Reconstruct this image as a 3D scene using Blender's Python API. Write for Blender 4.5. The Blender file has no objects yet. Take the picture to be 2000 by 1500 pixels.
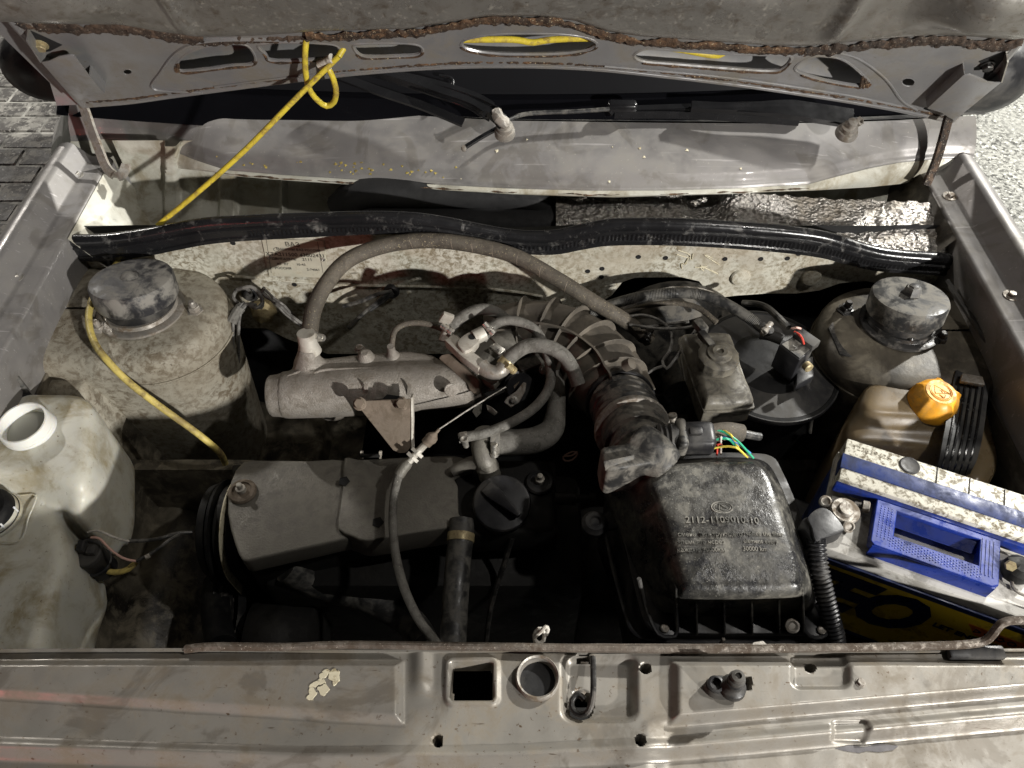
import bpy, bmesh, math, random
from mathutils import Vector, Matrix, noise
R = math.radians
random.seed(7)
SC = bpy.context.scene
C = SC.collection

# ---------------------------------------------------------------- camera
PITCH = R(51.0)
CAMZ = 1.68
FPX = 1500.0                      # focal length in photo pixels (2000 px wide)
CAM = Vector((0, 0, CAMZ))
cam_d = bpy.data.cameras.new('camera')
cam_d.sensor_width = 36.0
cam_d.lens = 27.0
cam_d.clip_start = 0.02
cam_d.clip_end = 200
cam = bpy.data.objects.new('camera', cam_d)
cam.location = CAM
cam.rotation_euler = (R(90) - PITCH, 0, 0)
C.objects.link(cam)
SC.camera = cam

# ---------------------------------------------------------------- world: night sky
w = bpy.data.worlds.new('World')
SC.world = w
w.use_nodes = True
bg = w.node_tree.nodes['Background']
bg.inputs[0].default_value = (0.62, 0.72, 1.0, 1)
bg.inputs[1].default_value = 0.004

# ---------------------------------------------------------------- lamps for the bay, and added ones for the ground
def lamp(name, loc, target, power, size, col, kind='AREA', spot=60):
    d = bpy.data.lights.new(name, kind)
    d.energy = power
    d.color = col
    if kind == 'AREA':
        d.shape = 'DISK'
        d.size = size
    else:
        d.shadow_soft_size = size
    if kind == 'SPOT':
        d.spot_size = R(spot)
        d.spot_blend = 0.5
    o = bpy.data.objects.new(name, d)
    o.location = loc
    o.rotation_euler = (Vector(target) - Vector(loc)).to_track_quat('-Z', 'Y').to_euler()
    C.objects.link(o)
    return o
lamp('yard_lamp_key', (2.6, -2.4, 2.12), (0.0, 0.75, 0.82), 255, 0.11, (1.0, 0.97, 0.92))
lamp('yard_lamp_high', (1.15, 0.30, 2.6), (0.0, 0.55, 0.8), 11.5, 0.07, (1.0, 0.96, 0.90))
lamp('tail_light_glow', (-1.25, -0.55, 1.0), (-0.6, 0.4, 0.85), 1.7, 0.14, (1.0, 0.12, 0.10))
lamp('ground_fill_right', (5.6, 4.6, 5.2), (2.2, 2.2, 0.0), 1100, 0.25, (1.0, 0.98, 0.92))  # lamp added to brighten the ground on the right
lamp('ground_fill_left', (-5.5, 6.0, 5.0), (-2.2, 2.4, 0.0), 240, 0.25, (1.0, 0.95, 0.88))  # unseen lamp aimed at the paving on the left
SC.view_settings.view_transform = 'Standard'
SC.view_settings.look = 'None'
SC.view_settings.exposure = 0.0
SC.view_settings.gamma = 1.0
SC.view_settings.use_curve_mapping = False

# ---------------------------------------------------------------- pixel to place
def ray(px, py):
    u = (px - 1000) / FPX
    v = (py - 750) / FPX
    return Vector((u, math.cos(PITCH) - v * math.sin(PITCH), -math.sin(PITCH) - v * math.cos(PITCH)))
def P(px, py, z):                         # point at height z
    d = ray(px, py)
    return CAM + d * ((z - CAMZ) / d.z)
def PY(px, py, y):                        # point on the upright plane at distance y
    d = ray(px, py)
    return CAM + d * (y / d.y)
def PL(px, py, o, n):                     # point on any plane
    d = ray(px, py)
    return CAM + d * ((o - CAM).dot(n) / d.dot(n))
def S(px, py, z):                         # metres per photo pixel there
    return ((z - CAMZ) / ray(px, py).z) / FPX
def pts(l, z=None):
    return [P(q[0], q[1], q[2] if len(q) > 2 else z) for q in l]
def proj(p):
    q = Vector(p) - CAM
    f = Vector((0, math.cos(PITCH), -math.sin(PITCH)))
    dn = Vector((0, -math.sin(PITCH), -math.cos(PITCH)))
    t = q.dot(f)
    return 1000 + FPX * q.x / t, 750 + FPX * q.dot(dn) / t
EZ = 0.0
P_true = P
def sm(a, b, x):
    t = min(1, max(0, (x - a) / (b - a))) if a != b else float(x > a)
    return t * t * (3 - 2 * t)
def lerp(a, b, t):
    return a + (b - a) * t
def interp(tab, x):
    if x <= tab[0][0]: return tab[0][1]
    for (x0, y0), (x1, y1) in zip(tab, tab[1:]):
        if x <= x1:
            return lerp(y0, y1, (x - x0) / (x1 - x0))
    return tab[-1][1]
def nz(x, y, z=0.0, s=1.0):
    return noise.noise(Vector((x * s, y * s, z * s)))

# ---------------------------------------------------------------- geometry: every builder returns (verts, faces)
def from_bm(bm):
    bm.verts.index_update()
    v = [x.co.copy() for x in bm.verts]
    f = [[q.index for q in x.verts] for x in bm.faces]
    bm.free()
    return v, f
def bevel_sharp(bm, w, seg, ang=25):
    es = [e for e in bm.edges if len(e.link_faces) == 2 and e.calc_face_angle(0) > R(ang)]
    if es and w > 0:
        bmesh.ops.bevel(bm, geom=es, offset=w, segments=seg, profile=0.5, affect='EDGES', clamp_overlap=True)
def box(c, size, rot=None, bev=0.003, seg=2):
    bm = bmesh.new()
    bmesh.ops.create_cube(bm, size=1)
    for v in bm.verts:
        v.co = Vector((v.co.x * size[0], v.co.y * size[1], v.co.z * size[2]))
    bevel_sharp(bm, bev, seg)
    m = Matrix.Translation(Vector(c)) @ (rot.to_4x4() if rot else Matrix())
    bmesh.ops.transform(bm, matrix=m, verts=bm.verts)
    return from_bm(bm)
def slab(loop, vec, bev=0.002, seg=2):
    bm = bmesh.new()
    vs = [bm.verts.new(p) for p in loop]
    f = bm.faces.new(vs)
    r = bmesh.ops.extrude_face_region(bm, geom=[f])
    nv = [x for x in r['geom'] if isinstance(x, bmesh.types.BMVert)]
    bmesh.ops.translate(bm, vec=Vector(vec), verts=nv)
    bmesh.ops.recalc_face_normals(bm, faces=bm.faces)
    bevel_sharp(bm, bev, seg)
    return from_bm(bm)
def frame(axis, up=None):
    a = Vector(axis).normalized()
    u = Vector(up) if up else (Vector((0, 0, 1)) if abs(a.z) < 0.9 else Vector((0, 1, 0)))
    x = u.cross(a)
    if x.length < 1e-6: x = Vector((1, 0, 0)).cross(a)
    x.normalize()
    return x, a.cross(x), a
def spline(p, step=0.006):
    p = [Vector(q) for q in p]
    if len(p) == 2:
        n = max(2, int((p[1] - p[0]).length / step))
        return [p[0].lerp(p[1], i / n) for i in range(n + 1)]
    out = []
    q = [p[0] * 2 - p[1]] + p + [p[-1] * 2 - p[-2]]
    for i in range(1, len(q) - 2):
        a, b, c, d = q[i - 1], q[i], q[i + 1], q[i + 2]
        n = max(2, int((c - b).length / step))
        for k in range(n):
            t = k / n
            out.append(0.5 * (2 * b + (c - a) * t + (2 * a - 5 * b + 4 * c - d) * t * t + (3 * b - a - 3 * c + d) * t ** 3))
    out.append(p[-1])
    return out
def tube(path, r, n=14, step=0.006, caps=True, smooth_path=True, flat=1.0):
    """r: number, or function of distance (m) and fraction along"""
    p = spline(path, step) if smooth_path else [Vector(q) for q in path]
    L = [0]
    for a, b in zip(p, p[1:]): L.append(L[-1] + (b - a).length)
    V, Fc = [], []
    t0 = (p[1] - p[0]).normalized()
    x, y, _ = frame(t0)
    for i, q in enumerate(p):
        t = (p[min(i + 1, len(p) - 1)] - p[max(i - 1, 0)]).normalized()
        x = (x - t * x.dot(t)).normalized()
        y = t.cross(x)
        rr = (r(L[i], L[i] / L[-1]) if callable(r) else r) * RS
        for k in range(n):
            a = 2 * math.pi * k / n
            V.append(q + (x * math.cos(a) + y * math.sin(a) * flat) * rr)
    for i in range(len(p) - 1):
        for k in range(n):
            k2 = (k + 1) % n
            Fc.append([i * n + k, i * n + k2, (i + 1) * n + k2, (i + 1) * n + k])
    if caps:
        Fc.append(list(range(n))[::-1])
        Fc.append([(len(p) - 1) * n + k for k in range(n)])
    return V, Fc
def lathe(o, axis, prof, n=32, up=None, ang=None):
    """prof: list of (radius, height along axis); ang: radius multiplier by angle"""
    x, y, a = frame(axis, up)
    o = Vector(o)
    V, Fc = [], []
    for (r, h) in prof:
        for k in range(n):
            t = 2 * math.pi * k / n
            rr = r * (ang(t, h) if ang else 1) * RS
            V.append(o + x * (rr * math.cos(t)) + y * (rr * math.sin(t)) + a * (h * RS))
    m = len(prof)
    for i in range(m - 1):
        for k in range(n):
            k2 = (k + 1) % n
            Fc.append([i * n + k, i * n + k2, (i + 1) * n + k2, (i + 1) * n + k])
    if prof[0][0] > 1e-5: Fc.append(list(range(n))[::-1])
    if prof[-1][0] > 1e-5: Fc.append([(m - 1) * n + k for k in range(n)])
    return V, Fc
def loft(rings, caps=(True, True), closed=True):
    n = len(rings[0])
    V = [Vector(p) for r in rings for p in r]
    Fc = []
    for i in range(len(rings) - 1):
        for k in range(n if closed else n - 1):
            k2 = (k + 1) % n
            Fc.append([i * n + k, i * n + k2, (i + 1) * n + k2, (i + 1) * n + k])
    if closed and caps[0]: Fc.append(list(range(n))[::-1])
    if closed and caps[1]: Fc.append([(len(rings) - 1) * n + k for k in range(n)])
    return V, Fc
def grid(fn, nu, nv, cut=None):
    V = [Vector(fn(i / nu, j / nv)) for j in range(nv + 1) for i in range(nu + 1)]
    Fc = []
    for j in range(nv):
        for i in range(nu):
            if cut and cut((i + .5) / nu, (j + .5) / nv): continue
            a = j * (nu + 1) + i
            Fc.append([a, a + 1, a + nu + 2, a + nu + 1])
    return V, Fc
def strap(path, side, wdt, th, step=0.006, bev=0.0):
    """flat bar swept along a path; side = direction across its width"""
    p = spline(path, step)
    side = Vector(side).normalized()
    rings = []
    N = len(p)
    for i, q in enumerate(p):
        t = (p[min(i + 1, N - 1)] - p[max(i - 1, 0)]).normalized()
        s = (side - t * side.dot(t)).normalized()
        n = t.cross(s)
        ww = wdt(i / (N - 1)) if callable(wdt) else wdt
        rings.append([q + s * ww / 2 + n * th / 2, q - s * ww / 2 + n * th / 2, q - s * ww / 2 - n * th / 2, q + s * ww / 2 - n * th / 2])
    return loft(rings)
def curve_geo(loops, to_world, extrude, bev=0.0):
    """flat plate from closed 2-D loops (first is the outline, the others holes)"""
    cu = bpy.data.curves.new('tmp', 'CURVE')
    cu.dimensions = '2D'
    cu.fill_mode = 'BOTH'
    cu.extrude = extrude
    cu.bevel_depth = bev
    cu.bevel_resolution = 1
    for l in loops:
        s = cu.splines.new('POLY')
        s.points.add(len(l) - 1)
        for q, pt in zip(l, s.points): pt.co = (q[0], q[1], 0, 1)
        s.use_cyclic_u = True
    o = bpy.data.objects.new('tmp', cu)
    me = bpy.data.meshes.new_from_object(o)
    V = [to_world(v.co) for v in me.vertices]
    Fc = [list(p.vertices) for p in me.polygons]
    bpy.data.objects.remove(o); bpy.data.curves.remove(cu); bpy.data.meshes.remove(me)
    return V, Fc
def text_geo(s, size, to_world, extrude=0.0003, align='CENTER', shear=0.0, spacing=1.0, bold=0.0):
    cu = bpy.data.curves.new('tmp', 'FONT')
    cu.body = s
    cu.size = size
    cu.extrude = extrude
    cu.align_x = align
    cu.align_y = 'CENTER'
    cu.shear = shear
    cu.space_character = spacing
    cu.offset = bold
    cu.resolution_u = 3
    o = bpy.data.objects.new('tmp', cu)
    me = bpy.data.meshes.new_from_object(o)
    V = [to_world(v.co) for v in me.vertices]
    Fc = [list(p.vertices) for p in me.polygons]
    bpy.data.objects.remove(o); bpy.data.curves.remove(cu); bpy.data.meshes.remove(me)
    return V, Fc
def plane_map(o, ex, ey):
    o = Vector(o); ex = Vector(ex).normalized(); ey = Vector(ey).normalized(); n = ex.cross(ey)
    return lambda c: o + ex * c[0] + ey * c[1] + n * (c[2] if len(c) > 2 else 0)
def smooth_loop(l, n=6):
    """closed Catmull-Rom through 2-D points"""
    out = []
    N = len(l)
    for i in range(N):
        a, b, c, d = l[i - 1], l[i], l[(i + 1) % N], l[(i + 2) % N]
        for k in range(n):
            t = k / n
            out.append(tuple(0.5 * (2 * b[j] + (c[j] - a[j]) * t + (2 * a[j] - 5 * b[j] + 4 * c[j] - d[j]) * t * t + (3 * b[j] - a[j] - 3 * c[j] + d[j]) * t ** 3) for j in range(len(b))))
    return out

# ---------------------------------------------------------------- objects
WL = {}
RS = 1.0
def link(o, loc, parent):
    C.objects.link(o)
    o.location = loc
    WL[o.name] = Vector(loc)
    if parent:
        o.parent = parent
        o.matrix_parent_inverse = Matrix.Translation(-WL[parent.name])
    return o
def obj(name, geos, m, parent=None, smooth=35, label=None, cat=None, group=None, kind=None, base=False):
    if isinstance(geos, tuple): geos = [geos]
    V, Fc = [], []
    for v, f in geos:
        k = len(V)
        V += [Vector(q) for q in v]
        Fc += [[i + k for i in q] for q in f]
    lo = Vector([min(q[i] for q in V) for i in range(3)])
    hi = Vector([max(q[i] for q in V) for i in range(3)])
    c = (lo + hi) / 2
    if base: c.z = lo.z
    me = bpy.data.meshes.new(name)
    me.from_pydata([q - c for q in V], [], Fc)
    bm = bmesh.new(); bm.from_mesh(me)
    bmesh.ops.recalc_face_normals(bm, faces=bm.faces)
    bm.to_mesh(me); bm.free()
    if smooth:
        me.polygons.foreach_set('use_smooth', [True] * len(me.polygons))
        me.set_sharp_from_angle(angle=R(smooth))
    me.materials.append(m)
    o = bpy.data.objects.new(name, me)
    link(o, c, parent)
    tag(o, label, cat, group, kind)
    return o
def tag(o, label=None, cat=None, group=None, kind=None):
    if label: o['label'] = label
    if cat: o['category'] = cat
    if group: o['group'] = group
    if kind: o['kind'] = kind
    return o
def thing(name, loc, label, cat, group=None, kind=None):
    o = bpy.data.objects.new(name, None)
    o.empty_display_size = 0.05
    link(o, Vector(loc), None)
    return tag(o, label, cat, group, kind)
def fuse(o, voxel=0.004, it=8):
    """blow-moulded or cast look: weld the overlapping pieces into one skin"""
    md = o.modifiers.new('weld', 'REMESH')
    md.mode = 'VOXEL'
    md.voxel_size = voxel
    md.use_smooth_shade = True
    if it:
        s = o.modifiers.new('soften', 'SMOOTH')
        s.factor = 0.5
        s.iterations = it
    return o
# ---------------------------------------------------------------- materials (all procedural)
def ramp(nt, src, a, b):
    m = nt.nodes.new('ShaderNodeMapRange')
    m.interpolation_type = 'SMOOTHSTEP'
    m.inputs[1].default_value = a
    m.inputs[2].default_value = b
    nt.links.new(src, m.inputs[0])
    return m.outputs[0]
def mixc(nt, fac, a, b, mode='MIX'):
    m = nt.nodes.new('ShaderNodeMix')
    m.data_type = 'RGBA'
    m.blend_type = mode
    for s, k in ((fac, 0), (a, 6), (b, 7)):
        if hasattr(s, 'is_linked') or hasattr(s, 'links'): nt.links.new(s, m.inputs[k])
        elif isinstance(s, (int, float)): m.inputs[k].default_value = s
        else: m.inputs[k].default_value = (*s, 1)
    return m.outputs[2]
def noise_n(nt, vec, scale, detail=5, rough=0.6, dist=0.0):
    n = nt.nodes.new('ShaderNodeTexNoise')
    n.inputs['Scale'].default_value = scale
    n.inputs['Detail'].default_value = detail
    n.inputs['Roughness'].default_value = rough
    n.inputs['Distortion'].default_value = dist
    nt.links.new(vec, n.inputs['Vector'])
    return n.outputs[0]
M = {}
def mat(name, col, rough=0.5, metal=0.0, var=0.2, vs=7, dirt=None, da=0.35, ds=16, sharp=0.10, stretch=None,
        speck=None, sa=0.36, ss=170, dust=None, dua=0.4, dus=9, bump=0.12, bs=140, rv=0.15, coat=0.0, sss=0.0, alpha=None,
        dirt_rough=0.8, ior=1.45, spec=0.5, scratch=0.0, streak=None, stain=None):
    m = bpy.data.materials.new(name)
    m.use_nodes = True
    nt = m.node_tree
    b = nt.nodes['Principled BSDF']
    g = nt.nodes.new('ShaderNodeNewGeometry')
    vec = g.outputs['Position']
    if stretch:
        mp = nt.nodes.new('ShaderNodeMapping')
        mp.inputs['Scale'].default_value = stretch
        nt.links.new(vec, mp.inputs[0])
        vec = mp.outputs[0]
    nA = noise_n(nt, vec, vs, 4, 0.6)
    vfac = ramp(nt, nA, 0.3, 0.7)
    lo = tuple(max(0, c * (1 - var)) for c in col)
    hi = tuple(min(1, c * (1 + var)) for c in col)
    out = mixc(nt, vfac, lo, hi)
    rough_src = None
    hsum = None
    def fac(amount, scale, sh, d=8, r=0.68, dist=0.4):
        th = 0.5 + (0.5 - amount) * 0.42
        return ramp(nt, noise_n(nt, vec, scale, d, r, dist), th - sh / 2, th + sh / 2)
    def clustered(f, lo=0.25):        # grime gathers in some places and leaves others nearly clean
        mk_ = nt.nodes.new('ShaderNodeMapRange')
        mk_.inputs[1].default_value = 0.34; mk_.inputs[2].default_value = 0.58
        mk_.inputs[3].default_value = lo; mk_.inputs[4].default_value = 1.0
        nt.links.new(noise_n(nt, g.outputs['Position'], 6.5, 5, 0.65, 0.8), mk_.inputs[0])
        ml = nt.nodes.new('ShaderNodeMath'); ml.operation = 'MULTIPLY'
        nt.links.new(f, ml.inputs[0]); nt.links.new(mk_.outputs[0], ml.inputs[1])
        return ml.outputs[0]
    if dust:
        f0 = fac(dua, dus, 0.22)
        out = mixc(nt, f0, out, dust)
        rough_src = f0
    if dirt:
        f1 = clustered(fac(da + 0.07, ds, sharp), 0.4)
        out = mixc(nt, f1, out, dirt)
        rough_src = f1 if rough_src is None else rough_src
    if speck:
        f2 = ramp(nt, noise_n(nt, vec, ss * 3.2, 3, 0.55, 0.3), 0.585 + (0.5 - sa) * 0.42, 0.635 + (0.5 - sa) * 0.42)
        out = mixc(nt, clustered(f2, 0.3), out, speck)
    if scratch:
        mp2 = nt.nodes.new('ShaderNodeMapping')
        mp2.inputs['Scale'].default_value = (6, 160, 60)
        mp2.inputs['Rotation'].default_value = (0.2, 0.3, 0.5)
        nt.links.new(g.outputs['Position'], mp2.inputs[0])
        f3 = ramp(nt, noise_n(nt, mp2.outputs[0], 1.2, 3, 0.5), 0.66, 0.72)
        out = mixc(nt, f3, out, tuple(min(1, c * (1 + scratch)) for c in col))
    if streak:                       # dark scuffs and scratches in two directions
        for k_, rot_ in enumerate(((0.1, 0.2, 0.55), (0.3, 0.1, -0.9))):
            mp3 = nt.nodes.new('ShaderNodeMapping')
            mp3.inputs['Scale'].default_value = (22, 190, 60)
            mp3.inputs['Rotation'].default_value = rot_
            nt.links.new(g.outputs['Position'], mp3.inputs[0])
            f5 = ramp(nt, noise_n(nt, mp3.outputs[0], 1.0, 3, 0.5, 0.6), 0.735, 0.765)
            out = mixc(nt, f5, out, streak)
    if stain:                        # broad dried stains
        f6 = ramp(nt, noise_n(nt, g.outputs['Position'], 9, 6, 0.62, 1.2), 0.52, 0.60)
        sc_ = nt.nodes.new('ShaderNodeMath'); sc_.operation = 'MULTIPLY'; sc_.inputs[1].default_value = 0.45
        nt.links.new(f6, sc_.inputs[0])
        out = mixc(nt, sc_.outputs[0], out, stain)
    nt.links.new(out, b.inputs['Base Color'])
    b.inputs['Metallic'].default_value = metal
    b.inputs['IOR'].default_value = ior
    b.inputs['Specular IOR Level'].default_value = spec
    b.inputs['Coat Weight'].default_value = coat
    # roughness
    rn = nt.nodes.new('ShaderNodeMapRange')
    rn.inputs[1].default_value = 0.3; rn.inputs[2].default_value = 0.7
    rn.inputs[3].default_value = max(0.02, rough - rv); rn.inputs[4].default_value = min(1, rough + rv)
    nt.links.new(noise_n(nt, vec, vs * 4, 4, 0.6), rn.inputs[0])
    rsock = rn.outputs[0]
    if rough_src is not None:
        mx = nt.nodes.new('ShaderNodeMix')
        mx.data_type = 'FLOAT'
        nt.links.new(rough_src, mx.inputs[0])
        nt.links.new(rsock, mx.inputs[2])
        mx.inputs[3].default_value = dirt_rough
        rsock = mx.outputs[0]
        if metal > 0:
            mm = nt.nodes.new('ShaderNodeMix')
            mm.data_type = 'FLOAT'
            nt.links.new(rough_src, mm.inputs[0])
            mm.inputs[2].default_value = metal
            mm.inputs[3].default_value = metal * 0.2
            nt.links.new(mm.outputs[0], b.inputs['Metallic'])
    nt.links.new(rsock, b.inputs['Roughness'])
    if sss:
        b.inputs['Subsurface Weight'].default_value = sss
        b.inputs['Subsurface Radius'].default_value = (0.02, 0.016, 0.010)
        b.inputs['Subsurface Scale'].default_value = 0.6
    if bump:
        bp = nt.nodes.new('ShaderNodeBump')
        bp.inputs['Strength'].default_value = bump
        bp.inputs['Distance'].default_value = 0.003
        nt.links.new(noise_n(nt, g.outputs['Position'], bs, 5, 0.65), bp.inputs['Height'])
        nt.links.new(bp.outputs[0], b.inputs['Normal'])
    M[name] = m
    return m
mat('silver_paint', (0.235, 0.226, 0.222), 0.38, 0.45, 0.08, 4, dirt=(0.20, 0.19, 0.175), da=0.34, ds=14, sharp=0.3, bump=0.03, bs=60, rv=0.08, coat=0.15, dirt_rough=0.6, speck=(0.45, 0.43, 0.38), sa=0.27, ss=90, scratch=0.5, stain=(0.13, 0.118, 0.10))
mat('hood_paint', (0.24, 0.238, 0.24), 0.36, 0.4, 0.12, 5, dirt=(0.17, 0.155, 0.13), da=0.35, ds=22, sharp=0.25, bump=0.05, bs=80, rv=0.08, dirt_rough=0.7, speck=(0.14, 0.10, 0.06), sa=0.27, ss=80)
mat('hood_underside', (0.24, 0.23, 0.21), 0.34, 0.55, 0.06, 5, dirt=(0.11, 0.085, 0.06), da=0.17, ds=45, sharp=0.3, bump=0.03, bs=120, speck=(0.10, 0.08, 0.06), sa=0.36, ss=110, dust=(0.25, 0.238, 0.205), dua=0.16, dus=120)
mat('bay_paint', (0.58, 0.565, 0.485), 0.50, 0.1, 0.12, 5, dirt=(0.21, 0.175, 0.115), da=0.38, ds=120, sharp=0.2, bump=0.10, bs=160, speck=(0.09, 0.07, 0.05), sa=0.36, ss=150, dust=(0.42, 0.38, 0.30), dua=0.40, dus=11, streak=(0.14, 0.12, 0.09), stain=(0.36, 0.32, 0.25))
mat('wing_paint', (0.33, 0.31, 0.255), 0.55, 0.15, 0.15, 5, dirt=(0.125, 0.10, 0.068), da=0.38, ds=80, sharp=0.22, bump=0.12, bs=150, speck=(0.06, 0.045, 0.03), sa=0.38, ss=130, dust=(0.25, 0.225, 0.175), dua=0.45, dus=9)
mat('wing_paint_oily_shade', (0.15, 0.132, 0.10), 0.42, 0.1, 0.25, 6, dirt=(0.026, 0.021, 0.015), da=0.60, ds=20, sharp=0.22, bump=0.12, bs=120, speck=(0.03, 0.025, 0.02), sa=0.34, ss=130, dirt_rough=0.5)  # darker wing paint: oil, with the right side's shade put into the colour
mat('slam_paint', (0.25, 0.235, 0.21), 0.34, 0.35, 0.08, 4, dirt=(0.17, 0.145, 0.11), da=0.33, ds=22, sharp=0.22, bump=0.05, bs=90, speck=(0.10, 0.07, 0.045), sa=0.33, ss=60, dirt_rough=0.6, rv=0.1, streak=(0.09, 0.07, 0.05), stain=(0.10, 0.082, 0.06))
mat('plenum_paint', (0.48, 0.475, 0.42), 0.40, 0.2, 0.10, 5, dirt=(0.22, 0.19, 0.13), da=0.38, ds=13, sharp=0.25, bump=0.06, bs=100, speck=(0.10, 0.08, 0.05), sa=0.25, ss=110)
mat('rust', (0.10, 0.055, 0.028), 0.85, 0.0, 0.5, 60, dirt=(0.035, 0.022, 0.014), da=0.52, ds=75, sharp=0.12, speck=(0.42, 0.34, 0.22), sa=0.42, ss=110, bump=0.9, bs=230)
mat('rust_dark', (0.07, 0.045, 0.03), 0.85, 0.0, 0.5, 50, dirt=(0.02, 0.015, 0.012), da=0.5, ds=75, sharp=0.12, speck=(0.34, 0.30, 0.24), sa=0.40, ss=110, bump=0.9, bs=230)
mat('rubber_black', (0.018, 0.018, 0.019), 0.42, 0, 0.2, 9, dust=(0.075, 0.07, 0.062), dua=0.36, dus=14, bump=0.08, bs=160, rv=0.12)
mat('rubber_wet', (0.012, 0.012, 0.013), 0.22, 0, 0.2, 9, dust=(0.16, 0.155, 0.145), dua=0.13, dus=45, bump=0.10, bs=130, rv=0.1)
mat('plastic_black', (0.016, 0.016, 0.018), 0.38, 0, 0.2, 9, dust=(0.07, 0.066, 0.06), dua=0.35, dus=12, bump=0.06, bs=200, rv=0.12)
mat('plastic_grime', (0.02, 0.02, 0.02), 0.45, 0, 0.3, 9, dust=(0.16, 0.15, 0.13), dua=0.46, dus=40, bump=0.10, bs=150, speck=(0.2, 0.19, 0.16), sa=0.24, ss=200)
mat('cap_dusty', (0.022, 0.022, 0.025), 0.42, 0, 0.25, 9, dust=(0.20, 0.19, 0.17), dua=0.46, dus=34, bump=0.10, bs=120, stretch=(1, 1, 1.0), speck=(0.28, 0.27, 0.24), sa=0.23, ss=170)
mat('airbox_plastic', (0.014, 0.014, 0.015), 0.27, 0, 0.3, 8, dust=(0.125, 0.118, 0.10), dua=0.45, dus=22, dirt=(0.03, 0.029, 0.026), da=0.42, ds=70, sharp=0.12, bump=0.35, bs=90, speck=(0.22, 0.21, 0.18), sa=0.36, ss=190, rv=0.1, dirt_rough=0.62)
mat('hose_dusty', (0.145, 0.138, 0.124), 0.72, 0, 0.25, 22, dirt=(0.07, 0.065, 0.055), da=0.36, ds=70, sharp=0.2, bump=0.35, bs=380, speck=(0.36, 0.34, 0.29), sa=0.36, ss=150)
mat('hose_brown', (0.098, 0.084, 0.066), 0.72, 0, 0.25, 18, dirt=(0.055, 0.046, 0.036), da=0.40, ds=70, sharp=0.2, bump=0.35, bs=380, speck=(0.42, 0.36, 0.22), sa=0.38, ss=150)
mat('duct_dusty', (0.12, 0.104, 0.083), 0.68, 0, 0.25, 14, dirt=(0.045, 0.04, 0.034), da=0.36, ds=22, sharp=0.25, bump=0.12, bs=180, speck=(0.30, 0.26, 0.20), sa=0.25, ss=170)
mat('hose_black', (0.022, 0.022, 0.022), 0.42, 0, 0.2, 14, dust=(0.11, 0.104, 0.092), dua=0.44, dus=45, bump=0.10, bs=200)
mat('cast_alu', (0.29, 0.265, 0.235), 0.52, 0.35, 0.18, 14, dirt=(0.15, 0.13, 0.105), da=0.34, ds=55, sharp=0.25, bump=0.55, bs=420, speck=(0.14, 0.12, 0.10), sa=0.36, ss=150)
mat('cast_grime', (0.165, 0.155, 0.132), 0.48, 0.2, 0.15, 8, dirt=(0.115, 0.106, 0.092), da=0.36, ds=60, sharp=0.3, bump=0.3, bs=320, speck=(0.10, 0.09, 0.075), sa=0.36, ss=150, dirt_rough=0.5)
mat('cast_light', (0.46, 0.435, 0.385), 0.55, 0.2, 0.12, 12, dirt=(0.22, 0.19, 0.15), da=0.30, ds=30, sharp=0.25, bump=0.16, bs=300)
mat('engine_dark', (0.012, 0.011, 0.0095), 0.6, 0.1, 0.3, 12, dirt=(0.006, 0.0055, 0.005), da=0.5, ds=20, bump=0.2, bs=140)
mat('steel', (0.50, 0.48, 0.44), 0.34, 0.85, 0.15, 30, dirt=(0.22, 0.19, 0.15), da=0.26, ds=140, sharp=0.3, bump=0.05, bs=400)
mat('steel_dull', (0.33, 0.31, 0.28), 0.50, 0.6, 0.2, 30, dirt=(0.13, 0.10, 0.07), da=0.38, ds=60, sharp=0.2, bump=0.16, bs=260)
mat('steel_black', (0.035, 0.034, 0.033), 0.35, 0.4, 0.2, 30, dirt=(0.09, 0.08, 0.07), da=0.3, ds=60, bump=0.12, bs=220)
mat('zinc_yellow', (0.42, 0.35, 0.20), 0.42, 0.5, 0.2, 40, dirt=(0.18, 0.13, 0.07), da=0.30, ds=140, sharp=0.3, bump=0.05, bs=400)
mat('bracket_brown', (0.205, 0.165, 0.128), 0.62, 0.2, 0.15, 20, dirt=(0.11, 0.085, 0.06), da=0.36, ds=40, sharp=0.2, bump=0.14, bs=240)
mat('hose_yellow', (0.58, 0.46, 0.045), 0.36, 0, 0.12, 30, dirt=(0.25, 0.17, 0.04), da=0.33, ds=60, sharp=0.2, bump=0.03, bs=160)
mat('hose_yellow_old', (0.56, 0.45, 0.13), 0.45, 0, 0.12, 20, dirt=(0.16, 0.11, 0.05), da=0.32, ds=24, sharp=0.2, bump=0.05, bs=160)
mat('tank_white', (0.60, 0.59, 0.52), 0.42, 0, 0.07, 6, dirt=(0.32, 0.27, 0.165), da=0.31, ds=17, sharp=0.25, bump=0.05, bs=26, sss=0.5, speck=(0.20, 0.16, 0.10), sa=0.30, ss=60, dirt_rough=0.42, rv=0.08)
mat('tank_neck', (0.80, 0.79, 0.74), 0.35, 0, 0.05, 6, sss=0.5, bump=0.02, bs=60)
mat('tank_inside', (0.34, 0.34, 0.30), 0.5, 0, 0.1, 6, bump=0.0)
mat('tank_amber', (0.17, 0.125, 0.07), 0.28, 0, 0.15, 6, dirt=(0.09, 0.07, 0.045), da=0.34, ds=9, sharp=0.35, bump=0.05, bs=40, sss=0.4, rv=0.08, dirt_rough=0.4)
mat('cap_orange', (0.80, 0.36, 0.025), 0.42, 0, 0.08, 20, dirt=(0.44, 0.24, 0.06), da=0.26, ds=24, sharp=0.25, bump=0.05, bs=160)
mat('cap_orange_worn', (0.82, 0.50, 0.15), 0.5, 0, 0.1, 20, dirt=(0.45, 0.27, 0.10), da=0.32, ds=40, bump=0.05)
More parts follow.
